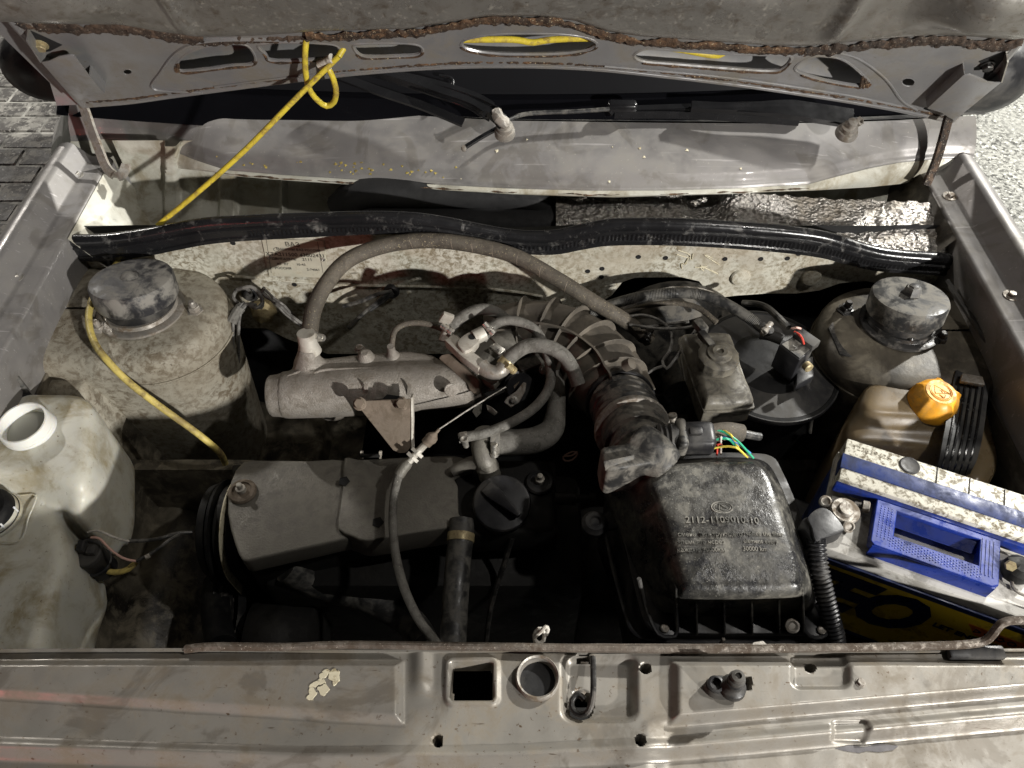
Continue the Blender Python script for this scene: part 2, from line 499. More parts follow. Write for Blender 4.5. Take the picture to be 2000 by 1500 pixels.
mat('blue_plastic', (0.010, 0.032, 0.24), 0.32, 0, 0.15, 14, dirt=(0.008, 0.014, 0.06), da=0.28, ds=22, sharp=0.2, bump=0.04, bs=160)
mat('blue_dirty', (0.012, 0.030, 0.14), 0.40, 0, 0.15, 14, dirt=(0.010, 0.014, 0.035), da=0.38, ds=22, sharp=0.2, bump=0.06, bs=160)
mat('white_plastic_dirty', (0.60, 0.58, 0.50), 0.45, 0, 0.08, 10, dirt=(0.13, 0.105, 0.065), da=0.36, ds=120, sharp=0.14, bump=0.06, bs=160, speck=(0.10, 0.08, 0.05), sa=0.31, ss=150)
mat('ledge_grey', (0.52, 0.505, 0.47), 0.5, 0, 0.12, 10, dirt=(0.17, 0.155, 0.13), da=0.38, ds=26, sharp=0.15, bump=0.08, bs=140, speck=(0.10, 0.09, 0.08), sa=0.30, ss=150)
mat('label_yellow', (0.60, 0.43, 0.02), 0.35, 0, 0.06, 10, dirt=(0.26, 0.18, 0.02), da=0.30, ds=20, bump=0.02)
mat('label_navy', (0.008, 0.012, 0.055), 0.35, 0, 0.1, 10, bump=0.02)
mat('label_red', (0.45, 0.025, 0.02), 0.4, 0, 0.1, 10, bump=0.02)
mat('label_orange', (0.62, 0.16, 0.03), 0.4, 0, 0.1, 10, bump=0.02)
mat('print_white', (0.75, 0.73, 0.68), 0.5, 0, 0.05, 10, bump=0.0)
mat('print_black', (0.03, 0.028, 0.025), 0.6, 0, 0.1, 10, bump=0.0)
mat('plate_metal', (0.60, 0.57, 0.46), 0.42, 0.3, 0.08, 20, dirt=(0.40, 0.36, 0.27), da=0.2, ds=90, sharp=0.2, bump=0.03, bs=200)
mat('foil', (0.42, 0.40, 0.375), 0.32, 0.95, 0.1, 12, dirt=(0.22, 0.19, 0.15), da=0.30, ds=18, sharp=0.25, bump=0.6, bs=420, dirt_rough=0.5, rv=0.1)
mat('foil_felt', (0.20, 0.17, 0.145), 0.5, 0.3, 0.2, 14, dirt=(0.08, 0.065, 0.055), da=0.4, ds=30, bump=0.5, bs=150)
mat('plastic_clean', (0.011, 0.011, 0.012), 0.24, 0, 0.2, 9, bump=0.03, bs=200, spec=0.45, rv=0.05)
mat('plastic_matte', (0.006, 0.006, 0.0065), 0.55, 0, 0.2, 9, dust=(0.018, 0.0175, 0.016), dua=0.36, dus=30, bump=0.06, bs=200, spec=0.22)
mat('rod_rusty', (0.15, 0.13, 0.11), 0.5, 0.5, 0.3, 40, dirt=(0.06, 0.042, 0.028), da=0.5, ds=90, sharp=0.2, bump=0.3, bs=260, speck=(0.4, 0.36, 0.3), sa=0.36, ss=150)
mat('glass_black', (0.004, 0.004, 0.005), 0.07, 0, 0.1, 8, bump=0.0, rv=0.02)
mat('frit', (0.006, 0.006, 0.007), 0.30, 0, 0.1, 8, bump=0.0, rv=0.0)
mat('felt_black', (0.008, 0.008, 0.0085), 0.8, 0, 0.3, 14, bump=0.2, bs=120)
mat('wire_grey', (0.13, 0.125, 0.115), 0.6, 0, 0.3, 40, dirt=(0.05, 0.045, 0.04), da=0.4, ds=50, bump=0.05)
mat('wire_white', (0.55, 0.52, 0.47), 0.5, 0, 0.1, 40, dirt=(0.2, 0.17, 0.13), da=0.3, ds=60, bump=0.0)
mat('wire_green', (0.03, 0.36, 0.20), 0.4, 0, 0.1, 40, bump=0.0)
mat('wire_blue', (0.06, 0.18, 0.46), 0.4, 0, 0.1, 40, bump=0.0)
mat('wire_yellow', (0.62, 0.50, 0.08), 0.4, 0, 0.1, 40, bump=0.0)
mat('wire_red', (0.55, 0.06, 0.04), 0.4, 0, 0.1, 40, bump=0.0)
mat('wire_pink', (0.58, 0.36, 0.30), 0.4, 0, 0.1, 40, bump=0.0)
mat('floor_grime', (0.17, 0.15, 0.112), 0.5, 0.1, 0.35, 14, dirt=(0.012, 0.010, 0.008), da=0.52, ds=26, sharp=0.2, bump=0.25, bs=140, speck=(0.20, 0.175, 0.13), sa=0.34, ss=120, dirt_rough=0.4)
mat('reservoir_plastic', (0.15, 0.138, 0.112), 0.36, 0, 0.15, 14, dirt=(0.05, 0.045, 0.038), da=0.36, ds=50, sharp=0.25, bump=0.08, bs=200, sss=0.2)
mat('paint_chip', (0.62, 0.57, 0.42), 0.6, 0, 0.12, 40, dirt=(0.3, 0.25, 0.15), da=0.3, ds=80, bump=0.1)
mat('paint_missing', (0.10, 0.095, 0.10), 0.5, 0.3, 0.15, 40, bump=0.1)
mat('lichen', (0.42, 0.33, 0.08), 0.8, 0, 0.3, 60, dirt=(0.15, 0.11, 0.03), da=0.4, ds=150, bump=0.4, bs=300)
mat('asphalt', (0.34, 0.34, 0.31), 0.55, 0, 0.2, 3, dirt=(0.05, 0.05, 0.045), da=0.40, ds=60, sharp=0.16, bump=0.9, bs=70, speck=(0.75, 0.74, 0.68), sa=0.50, ss=22)
mat('paver', (0.075, 0.070, 0.065), 0.6, 0, 0.3, 4, dirt=(0.40, 0.385, 0.35), da=0.36, ds=18, sharp=0.12, bump=0.5, bs=60, speck=(0.50, 0.48, 0.44), sa=0.46, ss=28)
mat('joint_grit', (0.50, 0.49, 0.45), 0.8, 0, 0.3, 8, dirt=(0.06, 0.055, 0.05), da=0.40, ds=14, sharp=0.2, bump=0.6, bs=80)

def crumple(m, scale, strength):
    nt = m.node_tree
    b = nt.nodes['Principled BSDF']
    g = nt.nodes.new('ShaderNodeNewGeometry')
    mp = nt.nodes.new('ShaderNodeMapping')
    mp.inputs['Scale'].default_value = (1.0, 1.6, 1.0)
    nt.links.new(g.outputs['Position'], mp.inputs[0])
    v = nt.nodes.new('ShaderNodeTexVoronoi')
    v.feature = 'F1'
    v.inputs['Scale'].default_value = scale
    nt.links.new(mp.outputs[0], v.inputs['Vector'])
    bp = nt.nodes.new('ShaderNodeBump')
    bp.inputs['Strength'].default_value = strength
    bp.inputs['Distance'].default_value = 0.004
    nt.links.new(v.outputs['Distance'], bp.inputs['Height'])
    old = b.inputs['Normal'].links[0].from_node
    nt.links.new(bp.outputs[0], old.inputs['Normal'])
crumple(M['foil'], 135, 1.0)
# ================================================================ ground
def ground_z(x, y): return 0.0
g = obj('ground', grid(lambda u, v: (lerp(-30, 30, u), lerp(-25, 40, v), 0.0), 8, 8), M['asphalt'], None, 0, kind='structure')
g2 = obj('paving_bed', grid(lambda u, v: (lerp(-12, -0.95, u), lerp(-3, 12, v), 0.0185), 4, 4), M['joint_grit'], None, 0, kind='structure')
pv_me = None
k = 0
for j in range(30):
    for i in range(10):
        x = -2.92 + i * 0.205 + (0.1025 if j % 2 else 0)
        y = 1.15 + j * 0.105
        if k >= 295: break
        k += 1
        if pv_me is None:
            o = obj('paver', box((0, 0, 0), (0.196, 0.096, 0.03), bev=0.005, seg=1), M['paver'], g2, 30)
            pv_me = o
        else:
            o = pv_me.copy()
            C.objects.link(o)
            WL[o.name] = Vector((0, 0, 0))
        o.location = (x, y, 0.008 + random.uniform(-0.002, 0.002))
        o.rotation_euler = (random.uniform(-.012, .012), random.uniform(-.012, .012), random.uniform(-.015, .015))

# ================================================================ car body
body = thing('car_body', (0, 0.6, 0.15), 'silver car front end with its engine bay open, body shell and wings', 'car')
def bolt(c, axis, r, parent, m='steel', washer=1.7, h=None, name='bolt'):
    h = h or r * 1.1
    g_ = [lathe(c, axis, [(r * washer, 0), (r * washer, r * 0.25), (r * washer * .9, r * .3), (0.0, r * .3)], 18)] if washer else []
    g_.append(lathe(c, axis, [(r, 0), (r, h * .85), (r * .86, h), (0, h)], 6))
    return obj(name, g_, M[m], parent, 30)

def fender(sg):
    # cross-section (distance from the middle, height), outer sill up over the crest and down to the bolted flange
    prof = [(.80, .12), (.845, .25), (.845, .55), (.838, .74), (.826, .835), (.812, .876), (.800, .893), (.790, .899), (.779, .9015), (.773, .9005), (.7695, .897),
            (.750, .876), (.747, .8735), (.7205, .872), (.716, .870), (.7135, .866), (.7125, .78)]
    ys = [0.02 + 0.03 * i for i in range(39)] + [1.175]
    rings = [[(sg * a, y, b - 0.02 * sm(.5, 0, y)) for a, b in prof] for y in ys]
    f = obj('fender', loft(rings, closed=False), M['silver_paint'], body, 50)
    return f
fl, fr = fender(-1), fender(1)
for px, py in ((150, 343), (31, 543)):
    bolt(P(px, py, .8725), (0, 0, 1), 0.006, fl, 'steel', 2.0)
for px, py in ((1855, 384), (1975, 578)):
    bolt(P(px, py, .8725), (0, 0, 1), 0.006, fr, 'steel_dull', 2.0)
# door and pillar block behind the front wings: what the wing ends against
for sg in (-1, 1):
    obj('door_panel', loft([[(sg * .845, y, .12), (sg * .85, y, .55), (sg * .83, y, .86), (sg * .79, y, .93)] for y in (1.18, 1.5, 2.1, 2.8)], closed=False), M['silver_paint'], body, 40)

# inner wings with the strut towers
TW = {-1: (P(296, 605, .80).x, P(296, 605, .80).y), 1: (P(1752, 648, .80).x, P(1752, 648, .80).y)}
def smax(a, b, k):
    h = max(0, min(1, .5 + .5 * (a - b) / k))
    return lerp(b, a, h) + k * h * (1 - h)
def wing_h(sg, x, y):
    ax = x * sg
    shelf = lerp(.40, .765, sm(.600, .66, ax))
    shelf = shelf - .11 * sm(.74, .66, y) * sm(.60, .66, ax)
    rail = .44 + .006 * nz(x, y, 0, 9) + .05 * sm(.50, .60, ax)
    rail = lerp(.20, rail, sm(.335, .375, ax))
    ledge = .60 - 40 * max(0, abs(y - .70) - .012) - 14 * max(0, .43 - ax)
    z = max(rail, shelf)
    z = max(z, ledge if ax > .38 else 0)
    return z + .0012 * nz(x, y, 3, 25) + .0008 * nz(x, y, 1, 60)
for sg in (-1, 1):
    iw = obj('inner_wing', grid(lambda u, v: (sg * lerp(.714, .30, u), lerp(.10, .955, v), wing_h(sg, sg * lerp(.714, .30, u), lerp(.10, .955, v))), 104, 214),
             M['wing_paint'] if sg < 0 else M['wing_paint_oily_shade'], body, 60)
    if sg < 0:
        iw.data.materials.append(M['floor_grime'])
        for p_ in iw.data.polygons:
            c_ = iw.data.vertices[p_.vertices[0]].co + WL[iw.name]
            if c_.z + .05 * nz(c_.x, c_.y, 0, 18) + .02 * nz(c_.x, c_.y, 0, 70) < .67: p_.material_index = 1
    cx, cy = TW[sg]
    rings = []
    for r_, z_ in [(.002, .8035), (.03, .8035), (.06, .8025), (.086, .800), (.098, .7975), (.107, .792), (.113, .784), (.116, .774), (.1165, .76), (.112, .70), (.106, .62), (.098, .50), (.092, .40)]:
        arc = [(cx - sg * r_ * math.cos(a), cy + r_ * math.sin(a)) for a in [math.pi * (k_ / 28 - .5) for k_ in range(29)]]
        row = [(sg * .716, arc[0][1])] + [(lerp(sg * .716, arc[0][0], k_ / 6), arc[0][1]) for k_ in range(1, 6)] + arc + [(lerp(arc[-1][0], sg * .716, k_ / 6), arc[-1][1]) for k_ in range(1, 7)]
        rings.append([Vector((a, b, z_ + .0010 * nz(a, b, z_, 25))) for a, b in row])
    tw_ = obj('strut_tower', loft(rings, closed=False), M['wing_paint'] if sg < 0 else M['wing_paint_oily_shade'], body, 50)
    obj('tower_seam', tube([Vector((cx - sg * .1175 * math.cos(a), cy + .1175 * math.sin(a), .752)) for a in [math.pi * (k_ / 20 - .5) for k_ in range(21)]], .0016, 6), M['wing_paint'] if sg < 0 else M['wing_paint_oily_shade'], tw_)
    # weld seam along the wing top
    obj('weld_seam', tube([(sg * .705, y, wing_h(sg, sg * .70, y) + .004 + .003 * nz(y, 0, 0, 20)) for y in (.30, .5, .62, .7, .78, .86, .94)], lambda s, f: .004 + .0012 * nz(s, 0, 0, 90), 8), M['bay_paint'] if sg < 0 else M['wing_paint_oily_shade'], iw)

# bulkhead: upright panel, in the plane PB
BN = Vector((0.015, 1, 0)).normalized(); BO = Vector((0, .96, .8))
def PB(px, py, off=0.0): return PL(px, py, BO - BN * off, BN)
def bx_(px, py):
    q = PB(px, py); return (q.x, q.z)
bmap = lambda c: Vector((c[0], .96 - .015 * c[0] + (-c[2] if len(c) > 2 else 0), c[1]))
top = [(95, 470), (200, 475), (330, 460), (430, 445), (600, 440), (850, 445), (950, 462), (1090, 470), (1180, 455), (1350, 450), (1550, 465), (1700, 500), (1910, 530)]
low = [(1910, 600), (1760, 560), (1690, 548), (1640, 552), (1600, 566), (1555, 572), (1500, 572), (1440, 576), (1405, 580), (1385, 572), (1365, 548), (1330, 540), (1240, 541), (1215, 550), (1195, 575), (1170, 592), (1100, 612),
       (1050, 640), (1000, 668), (900, 690), (780, 690), (640, 690), (560, 660), (520, 640), (470, 640), (440, 700), (300, 700), (95, 700)]
bh = obj('bulkhead', curve_geo([[bx_(*q) for q in top + low]], bmap, .0015, 0), M['bay_paint'], body, 30)
obj('swage_line', tube([PB(*q, .001) for q in [(455, 538), (560, 548), (700, 556), (900, 560), (1000, 568), (1060, 578)]], .004, 8, flat=.6), M['bay_paint'], bh)
obj('insulation', grid(lambda u, v: (lerp(-.72, .72, u), 1.00 + .01 * nz(u * 9, v * 4), lerp(.15, .86, v)), 60, 20), M['felt_black'], body, 60)
for sg in (-1, 1):
    obj('side_apron', box((sg * .712, .50, .45), (.006, .95, .66), bev=.001), M['wing_paint_oily_shade'], body)
for q in ((1446, 541), (1584, 541)):
    c = PB(*q, .002)
    obj('body_plug', lathe(c, (0, -1, 0.15), [(.0165, 0), (.0165, .002), (.0145, .0045), (.009, .0055), (0, .0058)], 24), M['bay_paint'], bh)
for q in ((575, 556), (1175, 541), (1176, 525), (1247, 502), (1300, 504), (1416, 506), (1486, 506), (1538, 505), (1560, 496), (455, 475), (1148, 530)):
    c = PB(*q, .0022)
    obj('drain_hole', lathe(c, (0, -1, 0), [(.0042, -.0005), (.0042, .0004), (.0028, .0005), (0, -.0003)], 12), M['felt_black'], bh)
# wire grommets
def grommet(px, py, r, parent=bh):
    return obj('grommet', lathe(PB(px, py, .001), (0, -1, .1), [(r, 0), (r, .006), (r * .82, .010), (r * .62, .010), (r * .55, .002), (0, .001)], 24), M['rubber_black'], parent)
grommet(765, 566, .014); grommet(490, 570, .016); grommet(236, 510, .022)
# maker's plate riveted on the bulkhead
dp = thing('data_plate', PB(575, 503, .004), 'small riveted metal data plate with stamped lettering on the bulkhead', 'data plate')
dc_ = [PB(511, 465, .0025), PB(632, 470, .0025), PB(643, 542, .0025), PB(526, 538, .0025)]
obj('plate', slab(dc_, Vector((0, -.0014, 0)), .0003, 1), M['plate_metal'], dp)
dex = (dc_[1] - dc_[0]).normalized(); dey = (dc_[0] - dc_[3]).normalized()
def dtext(s_, px, py, size, **kw): obj('plate_text', text_geo(s_, size, plane_map(PB(px, py, .0042), dex, Vector((0, 0, 1))), .0002, **kw), M['print_black'], dp, 0)
dtext('ВАЗ', 571, 478, .0125)
dtext('МАШИНЫ ВАЗ РОССИЯ', 583, 488, .0062)
dtext('XTA211500 43802431', 577, 498, .0105)
dtext('ДВИГАТЕЛЬ', 555, 506, .0066); dtext('2111', 600, 507, .0085)
dtext('КГ  КГ', 553, 516, .0066); dtext('10-43', 588, 517, .0066)
dtext('РОССИЯ', 553, 524, .0066); dtext('2-74061', 612, 527, .0066)
obj('plate_oval', tube([PB(540 + 5.5 * math.cos(t), 487 + 3.6 * math.sin(t), .0042) for t in [2 * math.pi * i / 20 for i in range(21)]], .0004, 5), M['print_black'], dp)
obj('plate_rule', tube([PB(*q, .0042) for q in [(520, 468), (530, 533)]], .0003, 5), M['print_black'], dp)
obj('plate_rule', tube([PB(*q, .0042) for q in [(620, 472), (631, 533)]], .0003, 5), M['print_black'], dp)
for q in ((526, 502), (631, 506)):
    obj('rivet', lathe(PB(*q, .0035), (0, -1, 0), [(.0042, 0), (.0038, .0014), (.002, .002), (.0012, .0012), (0, .0012)], 14), M['steel'], dp)
# raised stitch scribble of old sealant
for s in range(9):
    a = (1365 + random.uniform(-25, 35), 515 + random.uniform(-14, 16))
    obj('sealant_string', tube([PB(a[0] + random.uniform(-16, 16) * t_, a[1] + random.uniform(-9, 9) * t_, .003) for t_ in (0, 1, 1.6)], .0008, 5), M['paint_chip'], bh)

# rubber seal on the bulkhead edge
seal_px = [(100, 468), (150, 470), (210, 468), (280, 459), (340, 448), (400, 438), (470, 433), (600, 428), (720, 425), (800, 427), (870, 436), (930, 448), (990, 458), (1040, 462), (1090, 460), (1140, 449), (1190, 440), (1260, 438), (1350, 440), (1450, 446), (1550, 455), (1610, 464), (1660, 479), (1710, 493), (1760, 500), (1830, 505), (1905, 511)]
seal = thing('bulkhead_seal', PB(1000, 470), 'long black ribbed rubber seal along the top edge of the bulkhead', 'rubber seal')
sp = spline([PB(px, py, .004) for px, py in seal_px], .0032)
N = len(sp)
obj('seal_bulb', tube(sp, lambda s, f: .0105 + .0008 * nz(s, 0, 0, 14), 12, smooth_path=False), M['rubber_wet'], seal, 60)
rings = []
for i, q in enumerate(sp):
    px, _ = proj(q)
    wd = interp([(100, .034), (250, .034), (430, .030), (800, .022), (1000, .026), (1200, .032), (1600, .032), (1750, .026), (1900, .024)], px)
    rib = .0014 * (i % 2) if 480 < px else .0004 * (i % 2)
    o_ = -.006
    rings.append([q + Vector((0, -.007, -.004)), q + Vector((0, -.0125, -.007)), q + Vector((0, -.0125, -.0095)), q + Vector((0, -.0105 - rib, -.011)), q + Vector((0, -.0095 - rib, -wd * .75)),
                  q + Vector((0, -.0125, -wd * .80)), q + Vector((0, -.0125, -wd)), q + Vector((0, -.002, -wd - .001))])
obj('seal_strip', loft(rings, closed=False), M['rubber_wet'], seal, 25)
obj('seal_end', box(PB(108, 486, .01), (.03, .02, .045), bev=.008), M['rubber_black'], seal)

# plenum (air-intake trough) behind the seal
def plen(u, v):
    x = lerp(-.69, .69, u)
    if v < .4:
        y = lerp(.968, 1.10, v / .4); z = .775
    else:
        t = (v - .4) / .6
        y = 1.10 + .06 * sm(0, .4, t); z = lerp(.775, .915, t)
        px, _ = proj((x, y, z))
        rib = sum(sm(0, 6, px - a) * sm(0, 6, b - px) for a, b in ((322, 354), (428, 466), (548, 562)))
        y -= .018 * rib
        bump = sm(0, 4, px - 372) * sm(0, 4, 392 - px) * sm(.15, .2, t) * sm(.42, .36, t)
        y -= .006 * bump
    return (x, y, z + .001 * nz(x, y, z, 12))
obj('plenum_trough', grid(plen, 360, 30), M['plenum_paint'], body, 50)
for sg in (-1, 1):
    obj('plenum_end', loft([[(sg * .712, y, .87), (sg * .700, y, .85), (sg * (.665 + .012 * math.sin(y * 40)), y, .80), (sg * .64, y, .765)] for y in [.955 + .01 * i for i in range(21)]], closed=False), M['plenum_paint'] if sg < 0 else M['wing_paint_oily_shade'], body, 60)
obj('slot_plug', lathe(P(215, 383, .835), (1, -.25, .35), [(.017, 0), (.017, .002), (.013, .004), (.012, .001), (0, .0005)], 20), M['zinc_yellow'], body)
hb = thing('heater_intake', PY(870, 430, 1.05), 'black heater intake box down in the trough under the cowl', 'air intake')
obj('intake_box', box(Vector((-.09, 1.075, .80)), (.36, .11, .10), bev=.025, seg=3), M['felt_black'], hb)
obj('intake_shroud', tube([(-.30, 1.08, .83), (-.255, 1.08, .865), (-.16, 1.08, .868), (.02, 1.08, .86), (.06, 1.08, .82)], .028, 14), M['felt_black'], hb)
# foil mat
def foil(u, v):
    px = lerp(1086, 1865, u)
    lo_ = interp([(1086, 470), (1200, 452), (1500, 455), (1650, 478), (1720, 497), (1865, 506)], px)
    hi_ = interp([(1086, 386), (1250, 384), (1400, 376), (1560, 384), (1640, 390), (1790, 394), (1865, 402)], px)
    py = lerp(lo_ + 6, hi_, v)
    z = .835 + .030 * v + .014 * sm(1350, 1450, px) * sm(1620, 1500, px) * v + .006 * nz(px * .012, py * .02) - .02 * sm(1310, 1360, px) * sm(1440, 1380, px) * v
    q = P(px, py, z)
    wr = .0045 * nz(q.x, q.y, 2, 60) + .0022 * nz(q.x * 1.6 + nz(q.x, q.y, 0, 14) * .05, q.y, 0, 75) + .0020 * abs(nz(q.x * .7, q.y, 5, 170)) + .0008 * nz(q.x, q.y, 9, 330)
    return q + Vector((0, 0, wr))
obj('foil_mat', grid(foil, 330, 60), M['foil'], None, 60, 'crumpled silver foil insulation mat lying behind the bulkhead seal', 'insulation')

# ---------------------------------------------------------------- cowl panel
W_ = [(120, 208), (165, 200), (300, 195), (430, 205), (560, 211), (700, 218), (850, 228), (1000, 236), (1300, 240), (1500, 241), (1600, 240), (1750, 235), (1870, 228), (1930, 225)]
L_ = [(150, 262), (200, 258), (290, 264), (330, 280), (380, 300), (440, 319), (560, 329), (700, 338), (850, 347), (1000, 354), (1150, 358), (1300, 358), (1450, 354), (1580, 346), (1640, 330), (1700, 315), (1760, 304), (1830, 298), (1900, 298)]
E_ = [(150, 340), (200, 335), (250, 325), (330, 327), (430, 337), (560, 346), (700, 356), (900, 372), (1000, 378), (1200, 384), (1400, 378), (1580, 371), (1700, 364), (1760, 358), (1830, 345), (1900, 340)]
def cowl(u, v):
    px = lerp(135, 1905, u)
    a = P(px, interp(W_, px), .946)
    b = P(px, interp(L_, px), .902)
    if v < .72:
        t = v / .72
        q = a.lerp(b, t)
        q.z += .004 * math.sin(math.pi * t) + .004 * sm(.9, 1, t) * 0
        # raised land round the wiper pivot, soft fold near the edge
        q.z -= .004 * sm(.85, .97, t)
    elif v < .80:
        t = (v - .72) / .08
        q = b + Vector((0, -.004 * math.sin(t * math.pi / 2), -.004 - .006 * t))
    else:
        t = (v - .80) / .20
        q0 = b + Vector((0, -.004, -.010))
        d = PY(px, interp(E_, px), b.y - .008)
        d.z = min(d.z, b.z - .018)
        q = q0.lerp(d, t)
        q.y += -.004 * math.sin(t * math.pi)
    q.z += .0012 * nz(q.x, q.y, 0, 6)
    return q
cw = obj('cowl_panel', grid(cowl, 300, 60), M['silver_paint'], body, 60)
obj('cowl_flange', grid(lambda u, v: cowl(u, .80 + .2 * v) + Vector((0, -.0015, 0)), 300, 10), M['plenum_paint'], cw, 60)
obj('cowl_gutter', grid(lambda u, v: P(lerp(120, 1930, u), interp(W_, lerp(120, 1930, u)), .946) + Vector((0, .004 + .03 * v, -.012 * v)), 120, 4), M['rubber_black'], cw, 60)
# rust along the cowl lip
for a_, b_ in ((430, 610), (620, 720), (735, 760), (800, 905), (960, 1010), (1090, 1210), (1290, 1345), (1400, 1470), (1490, 1580)):
    lip = []
    for i in range(40):
        px = lerp(a_, b_, i / 39)
        lip.append(cowl((px - 135) / 1770, .88 + .03 * nz(px, 0, 0, .03)) + Vector((0, -.0022, 0)))
    obj('rust_line', tube(lip, lambda s, f: max(.0003, (.0011 + .0022 * nz(s, a_, 0, 60) + .0012 * nz(s, a_, 4, 160)) * math.sin(math.pi * min(1, max(0, f))) ** .4), 6, smooth_path=False), M['rust'], cw)
random.seed(11)
for i in range(46):        # yellow lichen spots on the paint
    px = random.choice([random.uniform(640, 900), random.uniform(640, 900), random.uniform(900, 1550), random.uniform(420, 700)])
    v = random.uniform(.60, .715) if px < 900 else random.uniform(.2, .7)
    q = cowl((px - 135) / 1770, v)
    r_ = random.uniform(.001, .0032)
    obj('lichen_spot', lathe(q, (0, -.35, 1), [(r_, 0), (r_ * .8, .0007), (0, .001)], 7, ang=lambda t, h, s_=i: 1 + .35 * math.sin(3 * t + s_)), M['lichen'] if px < 900 else M['paint_chip'], cw)
# windscreen
def ws(u, v, off=0):
    x = lerp(-.80, .80, u)
    y0 = 1.215 - .06 * (1 - (x / .8) ** 2)
    return (x, y0 + .62 * v, .930 + .34 * v + off)
obj('windscreen', grid(lambda u, v: ws(u, v), 40, 14), M['glass_black'], body, 60)
obj('frit_band', grid(lambda u, v: Vector(ws(u, .10 + .16 * v, .004)), 40, 6), M['frit'], body, 60)

# ---------------------------------------------------------------- slam panel (front cross-member)
Z0 = .862
def inpoly(poly, x, y):
    c = False
    for (x0, y0), (x1, y1) in zip(poly, poly[1:] + poly[:1]):
        if (y0 > y) != (y1 > y) and x < (x1 - x0) * (y - y0) / (y1 - y0) + x0: c = not c
    return c
def rrect(px, py, x0, x1, y0, y1, r):            # signed distance, negative inside
    cx, cy = (x0 + x1) / 2, (y0 + y1) / 2
    dx, dy = abs(px - cx) - (x1 - x0) / 2 + r, abs(py - cy) - (y1 - y0) / 2 + r
    return math.hypot(max(dx, 0), max(dy, 0)) + min(max(dx, dy), 0) - r
holes_px = [lambda x, y: rrect(x, y, 880, 963, 1294, 1368, 8), lambda x, y: math.hypot((x - 1136) / 24, (y - 1372) / 30) * 24 - 24,
            lambda x, y: rrect(x, y, 1128, 1154, 1276, 1290, 4), lambda x, y: math.hypot((x - 855) / 9, (y - 1447) / 12) * 9 - 9,
            lambda x, y: math.hypot((x - 1251) / 9, (y - 1446) / 12) * 9 - 9, lambda x, y: math.hypot(x - 1582, y - 1304) - 10,
            lambda x, y: math.hypot(x - 1261, y - 1305) - 10, lambda x, y: rrect(x, y, 1448, 1463, 1328, 1352, 3), lambda x, y: math.hypot(x - 1050, y - 1328) - 36]
def slam_h(px, py):
    h = 0.0
    crease = interp([(-200, 1455), (0, 1470), (600, 1491), (1000, 1487), (1250, 1474), (1500, 1452), (2000, 1407), (2300, 1380)], px)
    l1 = 1357 + px * .066
    d1 = max(px - 782, py - l1, 1297 - py)
    h += .008 * sm(10, -10, d1)
    l2 = 1408 - (px - 1320) * .086
    d2 = max(1316 - px, py - l2, 1297 - py)
    h += .009 * sm(11, -11, d2)
    boss = rrect(px, py, 1545, 1652, 1270, 1347, 14)
    h -= .007 * sm(6, -6, boss)
    rec = rrect(px, py, 1104, 1238, 1284, 1402, 16)
    h -= .010 * sm(12, -10, rec)
    h += .0025 * sm(9, 2, abs(rrect(px, py, 874, 969, 1288, 1374, 12)))
    cv = 1 - abs(px - 822) / 30
    h += .005 * sm(0, 1, cv) * sm(1380, 1330, py)
    h -= .006 * sm(-14, 6, py - (crease - 55)) * sm(1260, 1320, px)
    h -= .012 * sm(-14, 14, py - crease)
    h += .004 * sm(20, 0, abs(py - crease + 14))
    pit = rrect(px, py, 1630, 1700, 1406, 1440, 8)
    h -= .005 * sm(5, -5, pit)
    h -= .004 * sm(10, 0, py - 1274) * 0
    return h
def slam(u, v):
    x = lerp(-.86, .86, u); y = lerp(.2925, .105, v)
    px, py = proj((x, y, Z0))
    h = slam_h(px, py) + .0008 * nz(x, y, 0, 14) + .0003 * nz(x, y, 4, 50)
    d = min(f(px, py) for f in holes_px)
    h -= .022 * sm(1.2, -1.8, d)
    h -= .05 * sm(.150, .10, y)
    return Vector((x, y, Z0 + h))
def slam_cut(u, v):
    px, py = proj((lerp(-.86, .86, u), lerp(.2925, .105, v), Z0))
    return min(f(px, py) for f in holes_px) < -3.2
slm = obj('slam_panel', grid(slam, 900, 180, slam_cut), M['slam_paint'], body, 60)
obj('rear_flange', strap([Vector((x, .2945 + .002 * nz(x, 0, 0, 4), Z0 - .006)) for x in [-.86 + .086 * i for i in range(21)]], (0, 0, 1), .022, .0022), M['slam_paint'], slm)
obj('front_face', grid(lambda u, v: Vector((lerp(-.86, .86, u), .105 - .03 * math.sin(v * 1.5), lerp(Z0 - .062, .30, v))), 20, 10), M['silver_paint'], body)
obj('radiator', box((-.05, .245, .58), (.62, .035, .40), bev=.006), M['engine_dark'], body)
# ring-shaped striker cup
cupc = P(1050, 1326, Z0)
s_ = S(1050, 1326, Z0)
cup = thing('striker_cup', cupc, 'round metal hood striker cup set in the front cross-member', 'latch cup')
obj('cup_rim', lathe(cupc, (0, 0, 1), [(40 * s_, -.030), (43 * s_, -.002), (43 * s_, .006), (40.5 * s_, .0085), (37 * s_, .007), (35 * s_, 0), (34 * s_, -.004)], 48), M['steel_dull'], cup)
obj('cup_dark_wall', lathe(cupc, (0, 0, 1), [(34.5 * s_, -.003), (33 * s_, -.012), (30 * s_, -.014), (28 * s_, -.05)], 48), M['rubber_black'], cup)  # inside of the cup coloured black to deepen its shade
obj('cup_dark_floor', lathe(cupc + Vector((0, 0, -.045)), (0, 0, 1), [(34 * s_, 0), (20 * s_, .004), (0, .004)], 32), M['rubber_black'], cup)
hook = thing('latch_hook', P(1140, 1340, Z0), 'dark steel hood latch hook standing in its slot beside the round cup', 'latch')
